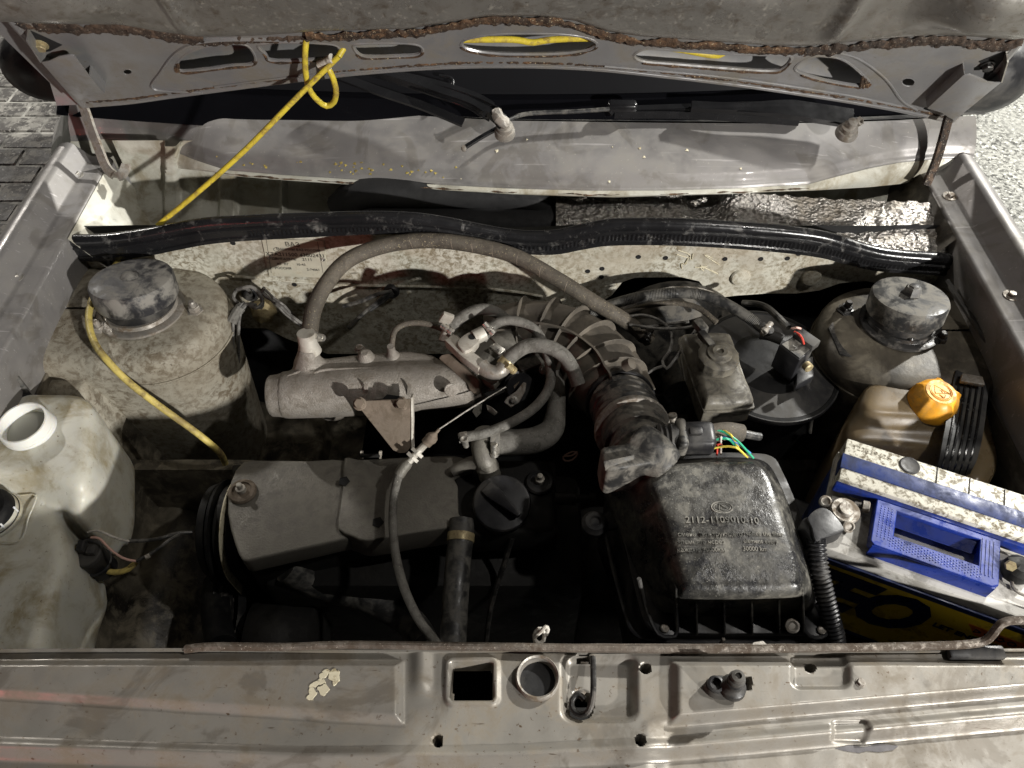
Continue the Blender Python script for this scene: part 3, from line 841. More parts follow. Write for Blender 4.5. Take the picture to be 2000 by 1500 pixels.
obj('hook_wire', tube(pts([(1158, 1284, Z0 + .006), (1159, 1310, Z0 + .010), (1158, 1360, Z0 + .010), (1150, 1388, Z0 + .006), (1134, 1396, Z0), (1119, 1386, Z0 - .002), (1117, 1368, Z0), (1130, 1356, Z0 + .002), (1141, 1366, Z0)]), .0032, 10), M['steel_black'], hook)
obj('hook_plate', slab(pts([(1134, 1292), (1150, 1292), (1150, 1345), (1140, 1358), (1122, 1362), (1134, 1330)], Z0 - .012), (0, 0, -.003), .0006), M['steel_dull'], hook)
# rubber-footed stud
st = thing('stop_stud', P(1415, 1340, Z0 + .008), 'black rubber stop plate with upright ribbed stud on the cross-member', 'hood stop')
bpx = smooth_loop([(1378, 1340), (1384, 1324), (1405, 1317), (1432, 1322), (1450, 1334), (1449, 1350), (1432, 1360), (1398, 1358)], 4)
obj('stop_base', slab(pts(bpx, Z0 + .020), (0, 0, -.014), .003), M['rubber_black'], st)
obj('stud', lathe(P(1430, 1345, Z0 + .018), (0.0, .10, 1), [(.0135, 0), (.013, .006), (.0085, .010), (.0085, .016), (.0072, .0165), (.0072, .0195), (.0085, .020), (.0085, .024), (.007, .0245), (.0065, .030), (.0035, .031), (.003, .028), (0, .028)], 20), M['rubber_black'], st)
obj('socket_ring', lathe(P(1397, 1338, Z0 + .020), (0, 0, 1), [(.0085, 0), (.0085, .004), (.0062, .005), (.005, .001), (0, .0005)], 20), M['plastic_black'], st)
# peeled sticker remains
ch = [[(640, 1318), (652, 1306), (662, 1310), (662, 1330), (652, 1340), (648, 1330)], [(618, 1326), (630, 1312), (642, 1310), (636, 1322), (622, 1330)], [(604, 1338), (616, 1330), (632, 1328), (632, 1334), (612, 1342)],
      [(602, 1352), (612, 1343), (617, 1352), (611, 1366), (603, 1364)], [(622, 1344), (638, 1338), (638, 1356), (626, 1356)]]
for c_ in ch:
    obj('sticker_remnant', slab([Vector((q.x + .0032 * nz(q.x, q.y, 0, 260), q.y + .0032 * nz(q.y, q.x, 3, 260), Z0 + .0088)) for q in pts(smooth_loop(c_, 6), Z0 + .009)], (0, 0, -.003), .0003, 1), M['paint_chip'], slm)
for c_ in ([(1642, 1453), (1670, 1447), (1700, 1450), (1730, 1444), (1768, 1448), (1758, 1456), (1730, 1460), (1705, 1458), (1690, 1462), (1660, 1458)],):
    q = [P(a, b, Z0) for a, b in c_]
    obj('bare_patch', slab([Vector((p_.x, p_.y, slam_h(*proj((p_.x, p_.y, Z0))) + Z0 + .001)) for p_ in q], (0, 0, -.004), 0, 1), M['paint_missing'], slm)
bolt(P(1680, 1334, Z0 + .009), (0, 0, 1), .004, slm, 'steel_dull', 1.3, name='screw')
# stowed prop rod along the panel's rear edge
prop = thing('prop_rod', P(1200, 1264, Z0), 'long bent steel hood prop rod stowed along the cross-member', 'prop rod')
obj('rod', tube(pts([(362, 1268, .866), (420, 1263, .868), (560, 1264, .866), (690, 1260, .866), (1000, 1264, .868), (1300, 1268, .87), (1600, 1266, .872), (1800, 1262, .874), (1895, 1258, .876), (1930, 1248, .880), (1948, 1226, .890), (1968, 1213, .897), (2030, 1212, .90)]), .0046, 10), M['rod_rusty'], prop)
obj('rod_clip', box(P(1905, 1275, .868), (.06, .014, .010), bev=.003), M['plastic_black'], prop)
obj('rod_tab', slab(pts([(1466, 1262), (1472, 1254), (1490, 1251), (1498, 1258), (1500, 1264)], .874), (0, 0, -.003), .0005, 1), M['steel_dull'], prop)
rs = []
for i in range(120):
    px = lerp(650, 1890, i / 119)
    rs.append(Vector((P(px, 1272, Z0).x, .2985, Z0 + .004)))
obj('rusty_edge', tube(rs, lambda s, f: .0030 + .0005 * nz(s, 0, 0, 40), 8, smooth_path=False), M['rod_rusty'], slm)
# knotted release-cable end
kn = thing('cable_knot', P(1052, 1250, .85), 'knotted end of pale cord tied behind the cross-member', 'cord')
obj('cord', tube(pts([(1046, 1258, .85), (1044, 1240, .862), (1052, 1228, .868), (1062, 1232, .866), (1062, 1250, .858), (1052, 1256, .856), (1044, 1246, .860), (1056, 1234, .870), (1066, 1224, .874), (1070, 1230, .868), (1066, 1240, .862)]), .0022, 8), M['wire_white'], kn)
# ================================================================ hood, raised
HA = R(62)
HO = Vector((0, 1.135, 1.0))
HX = Vector((1, 0, 0)); HV = Vector((0, -math.cos(HA), math.sin(HA))); HN = HX.cross(HV)      # HN looks at the engine
def PH(px, py):
    q = PL(px, py, HO, HN) - HO
    return (q.x, q.dot(HV))
hmap = plane_map(HO, HX, HV)
def HP(px, py, w=0.0):
    u, v = PH(px, py)
    return hmap((u, v, w))
hood = thing('hood', HO, 'raised silver car hood seen from below, with rusty seams and oval cut-outs', 'hood')
rear = [(163, 208), (250, 201), (330, 190), (420, 178), (560, 160), (700, 144), (850, 133), (1000, 130), (1150, 135), (1300, 150), (1450, 168), (1600, 190), (1750, 215), (1858, 238)]
seam = [(-10, 30), (30, 42), (70, 54), (150, 58), (250, 60), (330, 74), (400, 82), (500, 78), (600, 73), (700, 70), (800, 66), (880, 52), (950, 42), (1050, 42), (1120, 50), (1180, 70), (1250, 82), (1400, 92), (1500, 99), (1570, 100), (1650, 92), (1750, 83), (1820, 78), (1900, 82), (1960, 88), (1995, 82)]
seam_in = [(q[0], q[1] - 14) for q in seam]
outline = rear + [(1900, 190), (1950, 132), (1992, 82)] + seam_in[::-1][1:-1] + [(8, 26), (60, 85), (115, 152)]
H1 = smooth_loop([(342, 130), (362, 106), (400, 91), (440, 85), (484, 89), (498, 122), (450, 129), (390, 137), (355, 139)], 5)
H2 = smooth_loop([(504, 88), (540, 83), (600, 83), (655, 88), (664, 104), (650, 113), (590, 118), (530, 118), (518, 106)], 5)
H3 = smooth_loop([(690, 88), (720, 84), (780, 84), (815, 87), (826, 97), (815, 107), (770, 110), (720, 111), (700, 106)], 5)
H4 = [(1033 + 133 * (abs(math.cos(t)) ** .75) * (1 if math.cos(t) > 0 else -1), 86 + 21 * math.sin(t)) for t in [2 * math.pi * i / 48 for i in range(48)]]
H5 = smooth_loop([(1238, 108), (1262, 96), (1330, 99), (1430, 106), (1520, 107), (1546, 112), (1530, 133), (1500, 139), (1420, 134), (1320, 126), (1255, 120)], 5)
H6 = smooth_loop([(1552, 134), (1575, 114), (1610, 109), (1650, 118), (1685, 146), (1699, 163), (1680, 168), (1630, 161), (1580, 149)], 5)
def circ(x, y, a, b): return [(x + a * math.cos(t), y + b * math.sin(t)) for t in [2 * math.pi * i / 20 for i in range(20)]]
small = [circ(249, 140, 9, 5.5), circ(1774, 160, 13, 8), circ(197, 178, 8, 4), circ(1811, 212, 8, 4), circ(338, 176, 0, 0)][:4]
loops = [outline, H1, H2, H3, H4, H5, H6] + small
ip = obj('inner_panel', curve_geo([[PH(*q) for q in l] for l in loops], hmap, .0009, 0), M['hood_paint'], hood, 30)
for l in (H1, H2, H3, H4, H5, H6):
    ring = [HP(q[0], q[1], -.001) for q in l]
    ring = ring + ring[:1]
    obj('opening_lip', tube(ring, lambda s, f: .0030 + .0008 * nz(s, 0, 0, 60), 7, smooth_path=False, caps=False), M['hood_paint'], ip)
    n_ = len(l)
    lower = sorted(range(n_), key=lambda i: -l[i][1])
    cx_ = sum(q[0] for q in l) / n_; cy_ = sum(q[1] for q in l) / n_
    arc = sorted([q for q in l if q[1] > cy_ + 2], key=lambda q: q[0])
    if len(arc) > 4:
        obj('rust_edge', tube([HP(q[0], q[1] + 1.5, .0012) for q in arc], lambda s, f: max(.0006, .0022 + .0016 * nz(s, cx_, 0, 55)), 6, step=.004), M['rust'], ip)
for l in small[:2]:
    obj('round_hole_lip', tube([HP(q[0], q[1], 0) for q in l + l[:1]], .0012, 6, caps=False), M['hood_paint'], ip)
# swage ridges pressed in the inner panel
for ln in ([(395, 180), (300, 172), (312, 140), (350, 96), (420, 76), (600, 76)], [(1790, 214), (1760, 195), (1725, 150), (1660, 108), (1560, 98)], [(860, 128), (600, 146), (420, 168)], [(1180, 128), (1420, 150), (1640, 182), (1760, 206)]):
    obj('swage', tube([HP(a, b, .0002) for a, b in ln], .0042, 8, flat=.5), M['hood_paint'], ip)
# outer skin behind the inner panel
ul, vl = PH(10, 26); ur, vr = PH(1990, 82)
def skin(u, v):
    x = lerp(-.745, .745, u)
    vv = lerp(-.012, .95, v)
    e = interp([(a, b) for a, b in sorted(PH(*q) for q in rear)], x)
    vv = e - .004 + (0.95 - e) * v
    return hmap((x, vv, -.030 - .015 * (1 - (x / .745) ** 2) + .026 * sm(.02, 0, v)))
obj('outer_skin', grid(skin, 60, 40), M['hood_paint'], hood, 60)
# underside of the skin above the rusted seam
def under(u, v):
    px = lerp(-30, 2030, u)
    u0, v0 = PH(px, interp(seam, px) - 2)
    vt = lerp(v0, .92, v * v * .6 + v * .4)
    d = vt - v0
    w_ = -.002 + .016 * sm(0, .035, d) + .003 * nz(u0 * 5, vt * 9)
    # pressed hollows and bulges on both sides
    w_ += .045 * sm(.50, .60, u0) * sm(.035, .10, d) - .05 * sm(.14, .20, d) * sm(.5, .6, u0)
    w_ += .035 * sm(-.47, -.58, u0) * sm(.02, .09, d)
    w_ -= .020 * sm(.10, .16, d) * sm(-.45, -.3, u0) * sm(.45, .3, u0)
    w_ += .012 * sm(.020, 0, abs(abs(u0) - .44)) * sm(.02, .06, d)
    return hmap((u0, vt, w_))
obj('underside', grid(under, 200, 60), M['hood_underside'], hood, 70)
random.seed(5)
def crust(path, half, m, name, seedz, amp=.5, w_=.002, thick=.004):
    """flaking ribbon of rusted sealant lying on the hood panel"""
    p = spline([Vector((*PH(a, b), 0)) for a, b in path], .0024)
    rings = []
    for i, q in enumerate(p):
        t = (p[min(i + 1, len(p) - 1)] - p[max(i - 1, 0)]).normalized()
        nn = Vector((-t.y, t.x, 0))
        row = []
        h0 = half * max(.15, 1 + amp * nz(q.x, seedz, 0, 30) + .7 * nz(q.x, seedz, 5, 120))
        h1 = half * max(.15, 1 + amp * nz(q.x, seedz + 7, 0, 34) + .7 * nz(q.x, seedz + 3, 5, 130))
        for k_ in range(9):
            f = k_ / 8 * 2 - 1
            d = nn * (f * (h0 if f > 0 else h1))
            e = q + d
            hgt = thick * (1 - abs(f) ** 3) * (.50 + 1.0 * nz(e.x, e.y, seedz, 110) + .6 * nz(e.x, e.y, seedz, 260)) + .5 * thick * nz(e.x, seedz, 0, 16) - .0009 - .0012 * (abs(f) > .8)
            row.append(hmap((e.x, e.y, w_ + hgt)))
        rings.append(row)
    return obj(name, loft(rings, closed=False), M[m], hood, 70)
crust([(q[0], q[1] + 0) for q in seam], .0062, 'rust_dark', 'rusted_seam', 1.0, 1.1, .002, .0042)
crust([(q[0], q[1] - 7) for q in seam if 520 <= q[0] <= 1600], .0068, 'rust', 'rusted_seam', 2.0, 1.3, .0065, .003)
crust([(q[0], q[1] - 6) for q in seam if 60 <= q[0] <= 430], .012, 'rust_dark', 'rusted_seam', 9.0, .9, .004, .003)
crust([(q[0], q[1] - 3) for q in seam if q[0] >= 1560], .010, 'rust_dark', 'rusted_seam', 4.0, 1.1, .006, .004)
crust([(q[0] + (6 if q[0] < 1000 else -6), q[1] - 9) for q in rear], .0030, 'rust', 'rusted_hem', 6.0, .8, .0012, .0028)
obj('hem', tube([HP(a, b, -.004) for a, b in rear], .0060, 10), M['hood_paint'], hood)
for sd in ([(163, 208), (115, 152), (60, 85), (8, 24), (-60, -60)], [(1858, 238), (1900, 190), (1950, 132), (1992, 82), (2060, 0)]):
    obj('side_hem', tube([HP(a, b, -.006) for a, b in sd], .009, 10), M['hood_paint'], hood)
# hinge pockets and arms
def hinge(px_top, pocket, arm, sgn, lab):
    wv = .020
    pk = [hmap((*PH(*q), wv)) for q in pocket]
    o = obj('hinge_bracket', slab(pk, -HN * .0022, .0008), M['hood_paint'], hood)
    for a, b in zip(pocket, pocket[1:] + pocket[:1]):
        pass
    # side walls of the bracket
    n_ = len(pocket)
    for i0, i1 in px_top:
        a, b = pocket[i0], pocket[i1]
        obj('bracket_wall', slab([hmap((*PH(*a), wv - .002)), hmap((*PH(*b), wv - .002)), hmap((*PH(*b), -.002)), hmap((*PH(*a), -.002))], Vector((.0015 * sgn, 0, 0)), 0, 1), M['hood_paint'], o)
    ar = obj('hinge_arm', strap(arm, (1, .25 * sgn, -.1), .015, .006, .004), M['steel_dull'] if sgn < 0 else M['rust_dark'], hood, 30, lab)
    return o, ar
lp = [(84, 98), (100, 95), (118, 86), (140, 82), (148, 84), (178, 126), (207, 160), (187, 163), (166, 172), (150, 176)]
la = [HP(148, 165, .012)] + pts([(160, 200, .985), (176, 245, .950), (195, 296, .912), (207, 325, .892), (222, 342, .882), (238, 342, .884), (247, 322, .890)])
hinge([(9, 0), (5, 6)], lp, la, -1, 'dull bare steel arm')
rp = [(1808, 190), (1880, 122), (1892, 121), (1908, 126), (1925, 136), (1940, 138), (1952, 138), (1862, 214), (1850, 208), (1836, 198)]
ra = [HP(1858, 205, .012)] + pts([(1852, 232, .975), (1842, 270, .942), (1830, 310, .910), (1818, 340, .888), (1808, 362, .872)])
hinge([(0, 1), (6, 7)], rp, ra, 1, 'arm with a rust-brown edge')
obj('bracket_side', slab([HP(1964, 97, .02), HP(1952, 138, .02), HP(1952, 138, -.004), HP(1964, 97, -.004)], Vector((.002, 0, 0)), 0, 1), M['steel'], hood)
obj('hinge_pocket', slab([HP(1912, 118, .001), HP(1964, 97, .001), HP(1952, 138, .001), HP(1935, 140, .001)], HN * .0008, 0, 1), M['felt_black'], hood)
obj('hinge_pocket', slab([HP(60, 58, .001), HP(122, 86, .001), HP(98, 98, .001), HP(84, 100, .001)], HN * .0008, 0, 1), M['felt_black'], hood)
obj('bracket_side', slab([HP(57, 54, .02), HP(84, 98, .02), HP(84, 98, -.004), HP(57, 54, -.004)], Vector((-.002, 0, 0)), 0, 1), M['hood_paint'], hood)
bolt(HP(80, 84, .002), HN, .008, hood, 'zinc_yellow', 1.3)
bolt(HP(1928, 124, .002), HN, .008, hood, 'steel_black', 1.3)

# ================================================================ door mirrors
def mirror(sg, c, label):
    t = thing('door_mirror', Vector(c) - Vector((0, 0, .06)), label, 'car mirror', 'door mirrors')
    o = obj('mirror_shell', [lathe(Vector(c) + Vector((0, -.02, 0)), (0, 1, 0), [(0, -.060), (.040, -.055), (.066, -.035), (.078, 0), (.080, .04), (.074, .06), (0, .06)], 28)], M['plastic_black'], t)
    for v in o.data.vertices: v.co.x *= 1.25
    obj('mirror_arm', box(Vector(c) + Vector((-sg * .10, .03, -.03)), (.10, .05, .04), bev=.014, seg=3), M['plastic_black'], t)
mirror(-1, PY(98, 118, 1.62) + Vector((.0, 0, 0)), 'black door mirror showing past the raised hood over the dark paving')
mirror(1, PY(1915, 140, 1.55), 'black door mirror showing past the raised hood over the bright ground')

# ================================================================ wipers
w1 = thing('wiper', cowl((985 - 135) / 1770, .05), 'black wiper arm with bare steel pivot nut at the middle of the cowl', 'wiper')
c1 = P(986, 262, .958)
obj('pivot', lathe(c1, (0, -.3, 1), [(.017, 0), (.017, .006), (.0155, .012), (.0135, .0125), (.0135, .020), (.009, .021), (.009, .027), (.0055, .0275), (.0055, .036), (.0035, .037), (0, .037)], 24), M['steel_dull'], w1)
top1 = c1 + Vector((0, -.008, .026))
obj('arm', strap([top1 + Vector((0, 0, -.004)), P(968, 225, .990), P(930, 200, .995), P(880, 182, 1.0), P(800, 158, 1.005), P(700, 132, 1.01)], (.35, 1, .2), lambda f: .018 if f < .12 else (.026 if f < .45 else .026 - .018 * (f - .45) / .55), .014, .004), M['plastic_clean'], w1, 30)
obj('knuckle', tube([top1 + Vector((.002, -.002, 0)), P(975, 232, .992), P(970, 220, .994)], .0095, 10), M['steel_dull'], w1)
obj('blade', strap([P(905, 240, .965), P(820, 205, .985), P(740, 178, .998), P(640, 140, 1.015)], (0, 1, .5), .014, .006), M['plastic_clean'], w1)
obj('nozzle_bar', strap([P(978, 247, .962), P(940, 268, .958), P(908, 288, .954)], (0, 1, .2), .006, .005), M['plastic_clean'], w1)
obj('nozzle', lathe(P(906, 290, .952), (0, -.5, 1), [(.004, -.004), (.005, .002), (.003, .006), (0, .006)], 10), M['steel_dull'], w1)
obj('arm_clip', tube([P(858, 148, .99), P(880, 152, .99), P(884, 162, .985), P(882, 176, .98)], .003, 8), M['plastic_clean'], w1)
obj('feed_tube', tube([P(990, 236, .968), P(1020, 224, .968), P(1060, 220, .968), P(1120, 218, .968), P(1190, 213, .97)], .0036, 10), M['hose_black'], w1)
w2 = thing('wiper', cowl((1655 - 135) / 1770, .1), 'long black wiper lying along the windscreen base toward the cowl corner', 'wiper')
c2 = P(1652, 262, .958)
obj('pivot', lathe(c2, (0, -.3, 1), [(.018, 0), (.018, .005), (.016, .010), (.013, .0105), (.013, .018), (.008, .019), (.008, .030), (.005, .031), (0, .031)], 24), M['steel_dull'], w2)
obj('pivot_nut', lathe(P(1673, 240, 0.968), (.4, -.5, .8), [(.008, 0), (.008, .008), (.005, .009), (.0035, .004), (0, .004)], 6), M['steel_dull'], w2)
obj('arm', strap([P(1664, 232, 0.968), P(1600, 222, 0.973), P(1530, 213, 0.977), P(1440, 212, 0.975), P(1350, 208, 0.973)], (0, 1, .45), lambda f: .030 if f < .38 else (.030 - .016 * (f - .38) / .3 if f < .68 else .014), .012, .004), M['plastic_clean'], w2, 30)
obj('blade', strap([P(1560, 238, 0.951), P(1440, 230, 0.955), P(1320, 224, 0.957), P(1200, 224, 0.957)], (0, .2, 1), .012, .006), M['plastic_clean'], w2)
obj('bridge', strap([P(1530, 205, 0.968), P(1440, 206, 0.968), P(1330, 210, 0.965), P(1240, 213, 0.963)], (0, 1, .4), .009, .008), M['plastic_clean'], w2)
obj('joint', [box(P(1215, 208, 0.968), (.050, .020, .018), bev=.006, seg=3), tube([P(1190, 222, 0.959), P(1205, 206, 0.968), P(1235, 203, 0.969)], .006, 10)], M['plastic_clean'], w2)

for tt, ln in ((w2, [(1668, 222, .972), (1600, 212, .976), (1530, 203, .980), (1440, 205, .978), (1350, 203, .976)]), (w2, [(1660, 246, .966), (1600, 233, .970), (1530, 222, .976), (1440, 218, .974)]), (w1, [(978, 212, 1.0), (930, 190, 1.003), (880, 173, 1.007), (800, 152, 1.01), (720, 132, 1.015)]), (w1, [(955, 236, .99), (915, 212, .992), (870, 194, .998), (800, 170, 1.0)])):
    obj('arm_glint_ridge', tube(pts(ln), .0016, 8), M['plastic_clean'], tt)  # thin ridges added along the arms to catch highlights
# ================================================================ yellow washer hoses
yh = thing('washer_hose', PB(312, 438), 'bright yellow washer hose running up from the trough to the hood', 'hose')
a_, b_ = PB(308, 440, -.012), HP(662, 100, .008)
mid = a_.lerp(b_, .5) + Vector((.003, 0, -.006))
obj('hose_run', tube([a_, a_.lerp(b_, .25) + Vector((.002, 0, -.005)), mid, a_.lerp(b_, .78) + Vector((0, 0, -.003)), b_], .0041, 12), M['hose_yellow'], yh)
obj('hose_loop', tube([HP(636, 110, .012), HP(650, 122, .022), HP(658, 142, .030), HP(654, 160, .034), HP(640, 166, .036), HP(622, 156, .034), HP(606, 138, .030), HP(598, 112, .022), HP(597, 84, .010), HP(600, 72, -.004)], .0044, 12), M['hose_yellow'], yh)
obj('tee_piece', [tube([HP(626, 116, .010), HP(650, 102, .010)], .0072, 12), tube([HP(638, 109, .011), HP(642, 114, .018)], .0055, 10)], M['wire_white'], yh)
obj('hose_run', tube([HP(662, 100, .008), HP(676, 94, -.006), HP(690, 90, -.010), HP(760, 92, -.012), HP(820, 92, -.012), HP(905, 91, -.011), HP(1000, 92, -.012), HP(1040, 95, -.010), HP(1080, 92, -.012), HP(1165, 90, -.012), HP(1250, 101, -.012), HP(1330, 109, -.010), HP(1390, 115, -.006), HP(1412, 112, -.006), HP(1418, 100, -.012)], .0046, 12), M['hose_yellow'], yh)
yo = obj('washer_hose', tube([PB(232, 512, .01), P(208, 540, .826), P(186, 572, .824), P(175, 604, .822), P(174, 634, .822), P(184, 668, .822), P(206, 700, .825), P(250, 745, .80), P(310, 792, .765), P(370, 835, .725), P(405, 862, .70), P(430, 885, .66), P(440, 905, .60)], .0052, 12), M['hose_yellow_old'], None, 50,
         'faded yellow hose curving past the dusty strut cap into the bay', 'hose')
EZ = .068; RS = 1.075
def P(px, py, z): return P_true(px, py, z - EZ)
# ================================================================ helpers for hoses
def clamp(c, axis, r, parent, wdt=.010, m='steel', screw=None, name='hose_clamp'):
    ax = Vector(axis).normalized()
    o = obj(name, [lathe(Vector(c) - ax * wdt / 2, ax, [(r * .96, 0), (r * 1.07, 0), (r * 1.09, wdt * .2), (r * 1.09, wdt * .8), (r * 1.07, wdt), (r * .96, wdt)], 28)], M[m], parent)
    if screw is not None:
        s = Vector(screw).normalized()
        s = (s - ax * s.dot(ax)).normalized()
        t = ax.cross(s)
        p = Vector(c) + s * r * 1.28
        obj('clamp_screw', [lathe(p - t * .010, t, [(.0042, 0), (.0042, .014), (.0056, .0145), (.0056, .019), (.004, .0195), (.0012, .018), (0, .018)], 12), box(p, (.007, .007, .009), bev=.001)], M[m], o)
    return o
def dirn(path, i):
    p = [Vector(q) for q in path]
    return (p[min(i + 1, len(p) - 1)] - p[max(i - 1, 0)]).normalized()
def hose(name, path, r, m, label, ends=(), n=18, cat='hose', bands=0):
    t = thing(name, path[0], label, cat)
    obj('tube', tube(path, r, n), M[m], t, 60)
    for idx, kw in ends:
        k2 = dict(kw)
        off = k2.pop('off', 0)
        d = dirn(path, idx)
        clamp(Vector(path[idx]) + d * off, d, r if not callable(r) else r(0, 0), t, **k2)
    return t

# ================================================================ engine
eng = thing('engine', (-.12, .52, .40), 'dusty transverse engine with aluminium valve cover between the strut towers', 'engine')
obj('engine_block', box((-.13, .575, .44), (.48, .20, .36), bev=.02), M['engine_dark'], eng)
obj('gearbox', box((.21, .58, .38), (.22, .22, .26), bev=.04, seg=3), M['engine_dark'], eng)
ZC = .775
left = [(474, 902), (520, 898), (600, 899), (690, 900), (700, 960), (690, 1040), (660, 1056), (560, 1078), (500, 1092), (474, 1094), (458, 1060), (444, 1000), (450, 940)]
def ring_at(l, z, sc=1.0):
    p = pts(l, z)
    c = sum(p, Vector()) / len(p)
    return [c + (q - c) * sc for q in p]
obj('valve_cover', [slab(ring_at(smooth_loop(left, 2), ZC), (0, 0, -.036), .008, 4)], M['cast_grime'], eng)
mid = [(672, 893), (700, 897), (780, 893), (860, 890), (905, 893), (922, 918), (905, 924), (884, 932), (894, 948), (895, 1000), (905, 1022), (880, 1030), (800, 1042), (720, 1056), (690, 1048), (660, 1032), (664, 990), (670, 940)]
obj('cover_baffle', [slab(ring_at(smooth_loop(mid, 2), ZC + .009), (0, 0, -.05), .006, 3)], M['cast_grime'], eng)
rgt = [(895, 900), (960, 896), (1060, 898), (1078, 915), (1082, 1020), (1070, 1036), (960, 1042), (905, 1038), (880, 1000)]
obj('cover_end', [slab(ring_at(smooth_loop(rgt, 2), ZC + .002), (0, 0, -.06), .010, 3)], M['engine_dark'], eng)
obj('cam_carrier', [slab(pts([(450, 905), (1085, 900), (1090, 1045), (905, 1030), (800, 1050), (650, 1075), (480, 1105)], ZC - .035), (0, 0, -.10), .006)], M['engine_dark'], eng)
for q in ((738, 1020), (672, 940)):
    c = P(q[0], q[1], ZC + .0095)
    obj('cover_slot', lathe(c, (0, 0, 1), [(.008, -.001), (.008, .0006), (0, .0008)], 5), M['felt_black'], eng)
for x_ in (704, 740):
    obj('cover_rib', slab([P(x_, 897, ZC + .008), P(x_ + 5, 897, ZC + .008), P(x_ + 6, 884, ZC + .024), P(x_ - 1, 884, ZC + .026)], (0, .004, 0), .0008, 1), M['cast_light'], eng)
obj('rib_bar', box(P(722, 890, ZC + .018), (.03, .004, .006), bev=.001), M['engine_dark'], eng)
# cover nuts on rubber washers
for i, (px, py, z, mm) in enumerate(((474, 962, ZC, 'engine_dark'), (1054, 944, ZC + .004, 'rubber_black'))):
    c = P(px, py, z - .001)
    o = obj('cover_washer', lathe(c, (0, 0, 1), [(.0190, 0), (.0195, .003), (.0175, .006), (.013, .007), (.0125, .005), (0, .005)], 28), M['bracket_brown' if i == 0 else mm], eng)
    obj('cover_nut', lathe(c, (0, 0, 1), [(.0065, .004), (.0065, .012), (.004, .013), (.004, .020), (.0028, .021), (0, .021)], 12), M['cast_light'], o)
# timing cover on the end of the engine
tx = -.40
def tprof(sc, dy=0, dz=0):
    c = Vector((0, .568 + dy, .620 + dz))
    return [(c.y + sc * .078 * math.cos(t) * (1.0 if math.sin(t) > 0 else 1.0), c.z + sc * .084 * math.sin(t) if math.sin(t) > -.2 else c.z + sc * .084 * -.2 + (math.sin(t) + .2) * .3) for t in [2 * math.pi * i / 44 for i in range(44)]]
def tc(x0, x1, sc0, sc1, m, name):
    A = [(x0 * 1.05, *q) for q in tprof(sc0)]; B = [(x1 * 1.05, *q) for q in tprof(sc1)]
    return obj(name, loft([A, B]), M[m], eng, 30)
tc(-.436, -.424, .88, .94, 'plastic_matte', 'timing_cover')
tc(-.421, -.417, .98, .98, 'plastic_matte', 'cover_edge')
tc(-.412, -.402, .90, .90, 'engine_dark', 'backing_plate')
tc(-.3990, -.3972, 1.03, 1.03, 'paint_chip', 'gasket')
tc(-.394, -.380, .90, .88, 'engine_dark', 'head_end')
obj('lug', slab([P(420, 1040, .66), P(412, 1118, .62), P(395, 1095, .62), P(388, 1050, .64)], (0, .03, 0), .002), M['plastic_black'], eng)
# oil cap
oc = P(980, 985, .795)
oax = Vector((.05, -.28, 1)).normalized()
cap = obj('oil_cap', lathe(oc, oax, [(.030, -.028), (.032, -.012), (.0365, -.010), (.0382, -.006), (.0382, .008), (.0365, .0105), (.033, .0112), (0, .0112)], 40), M['plastic_black'], eng, 30, 'black twist cap with a raised grip bar')
xa, ya, za = frame(oax)
g0, g1 = P(938, 940, .816), P(1018, 1008, .816)
gd = (g1 - g0).normalized(); gs = gd.cross(oax).normalized()
cc = oc + oax * .011
obj('grip', slab([cc - gd * .033 - gs * .010, cc - gd * .020 - gs * .011, cc + gd * .033 - gs * .0035, cc + gd * .033 + gs * .0035, cc - gd * .020 + gs * .011, cc - gd * .033 + gs * .010], oax * .013, .002), M['plastic_black'], cap)
for k_ in (-1, 1):
    obj('cap_mark', box(cc + gs * -.022 * 1 + gd * (.0035 * k_ - .008) + oax * .0004, (.002, .0012, .0012), bev=.0002), M['wire_grey'], cap)
# breather elbow on the cover
obj('breather_elbow', [tube([P(938, 850, .83), P(940, 880, .825), P(950, 905, .812), P(957, 930, .790)], lambda s, f: .0125 + .003 * f, 18), lathe(P(952, 912, .808), (0, -.3, 1), [(0, -.016), (.010, -.012), (.016, 0), (.010, .012), (0, .015)], 20), tube([P(950, 905, .812), P(925, 904, .805), P(900, 912, .795), P(882, 922, .79)], lambda s, f: .012 - .005 * f, 14), lathe(P(948, 852, .832), (.0, .25, 1), [(.016, -.004), (.016, .006), (.0125, .008)], 24)], M['cast_grime'], eng)
bolt(P(842, 1048, .75), (0, -.5, 1), .005, eng, 'steel_dull', 0, name='screw')
# lower black hoses and shapes down in the bay
rh = obj('radiator_hose', tube([P(424, 1140, .60), P(420, 1180, .63), P(426, 1230, .65), P(432, 1262, .66)], .020, 16), M['plastic_matte'], None, 60, 'black radiator hose end low beside the timing cover', 'hose')
obj('belt_pulley', lathe((-.455, .50, .52), (1, 0, 0), [(.05, 0), (.06, .004), (.055, .010), (.06, .016), (.05, .02)], 32), M['steel_black'], eng)
obj('bay_blackout_sheet', box((0, .60, .16), (1.50, 1.1, .04), bev=.01), M['felt_black'], body)  # dark sheet added below the bay so no light leaks in

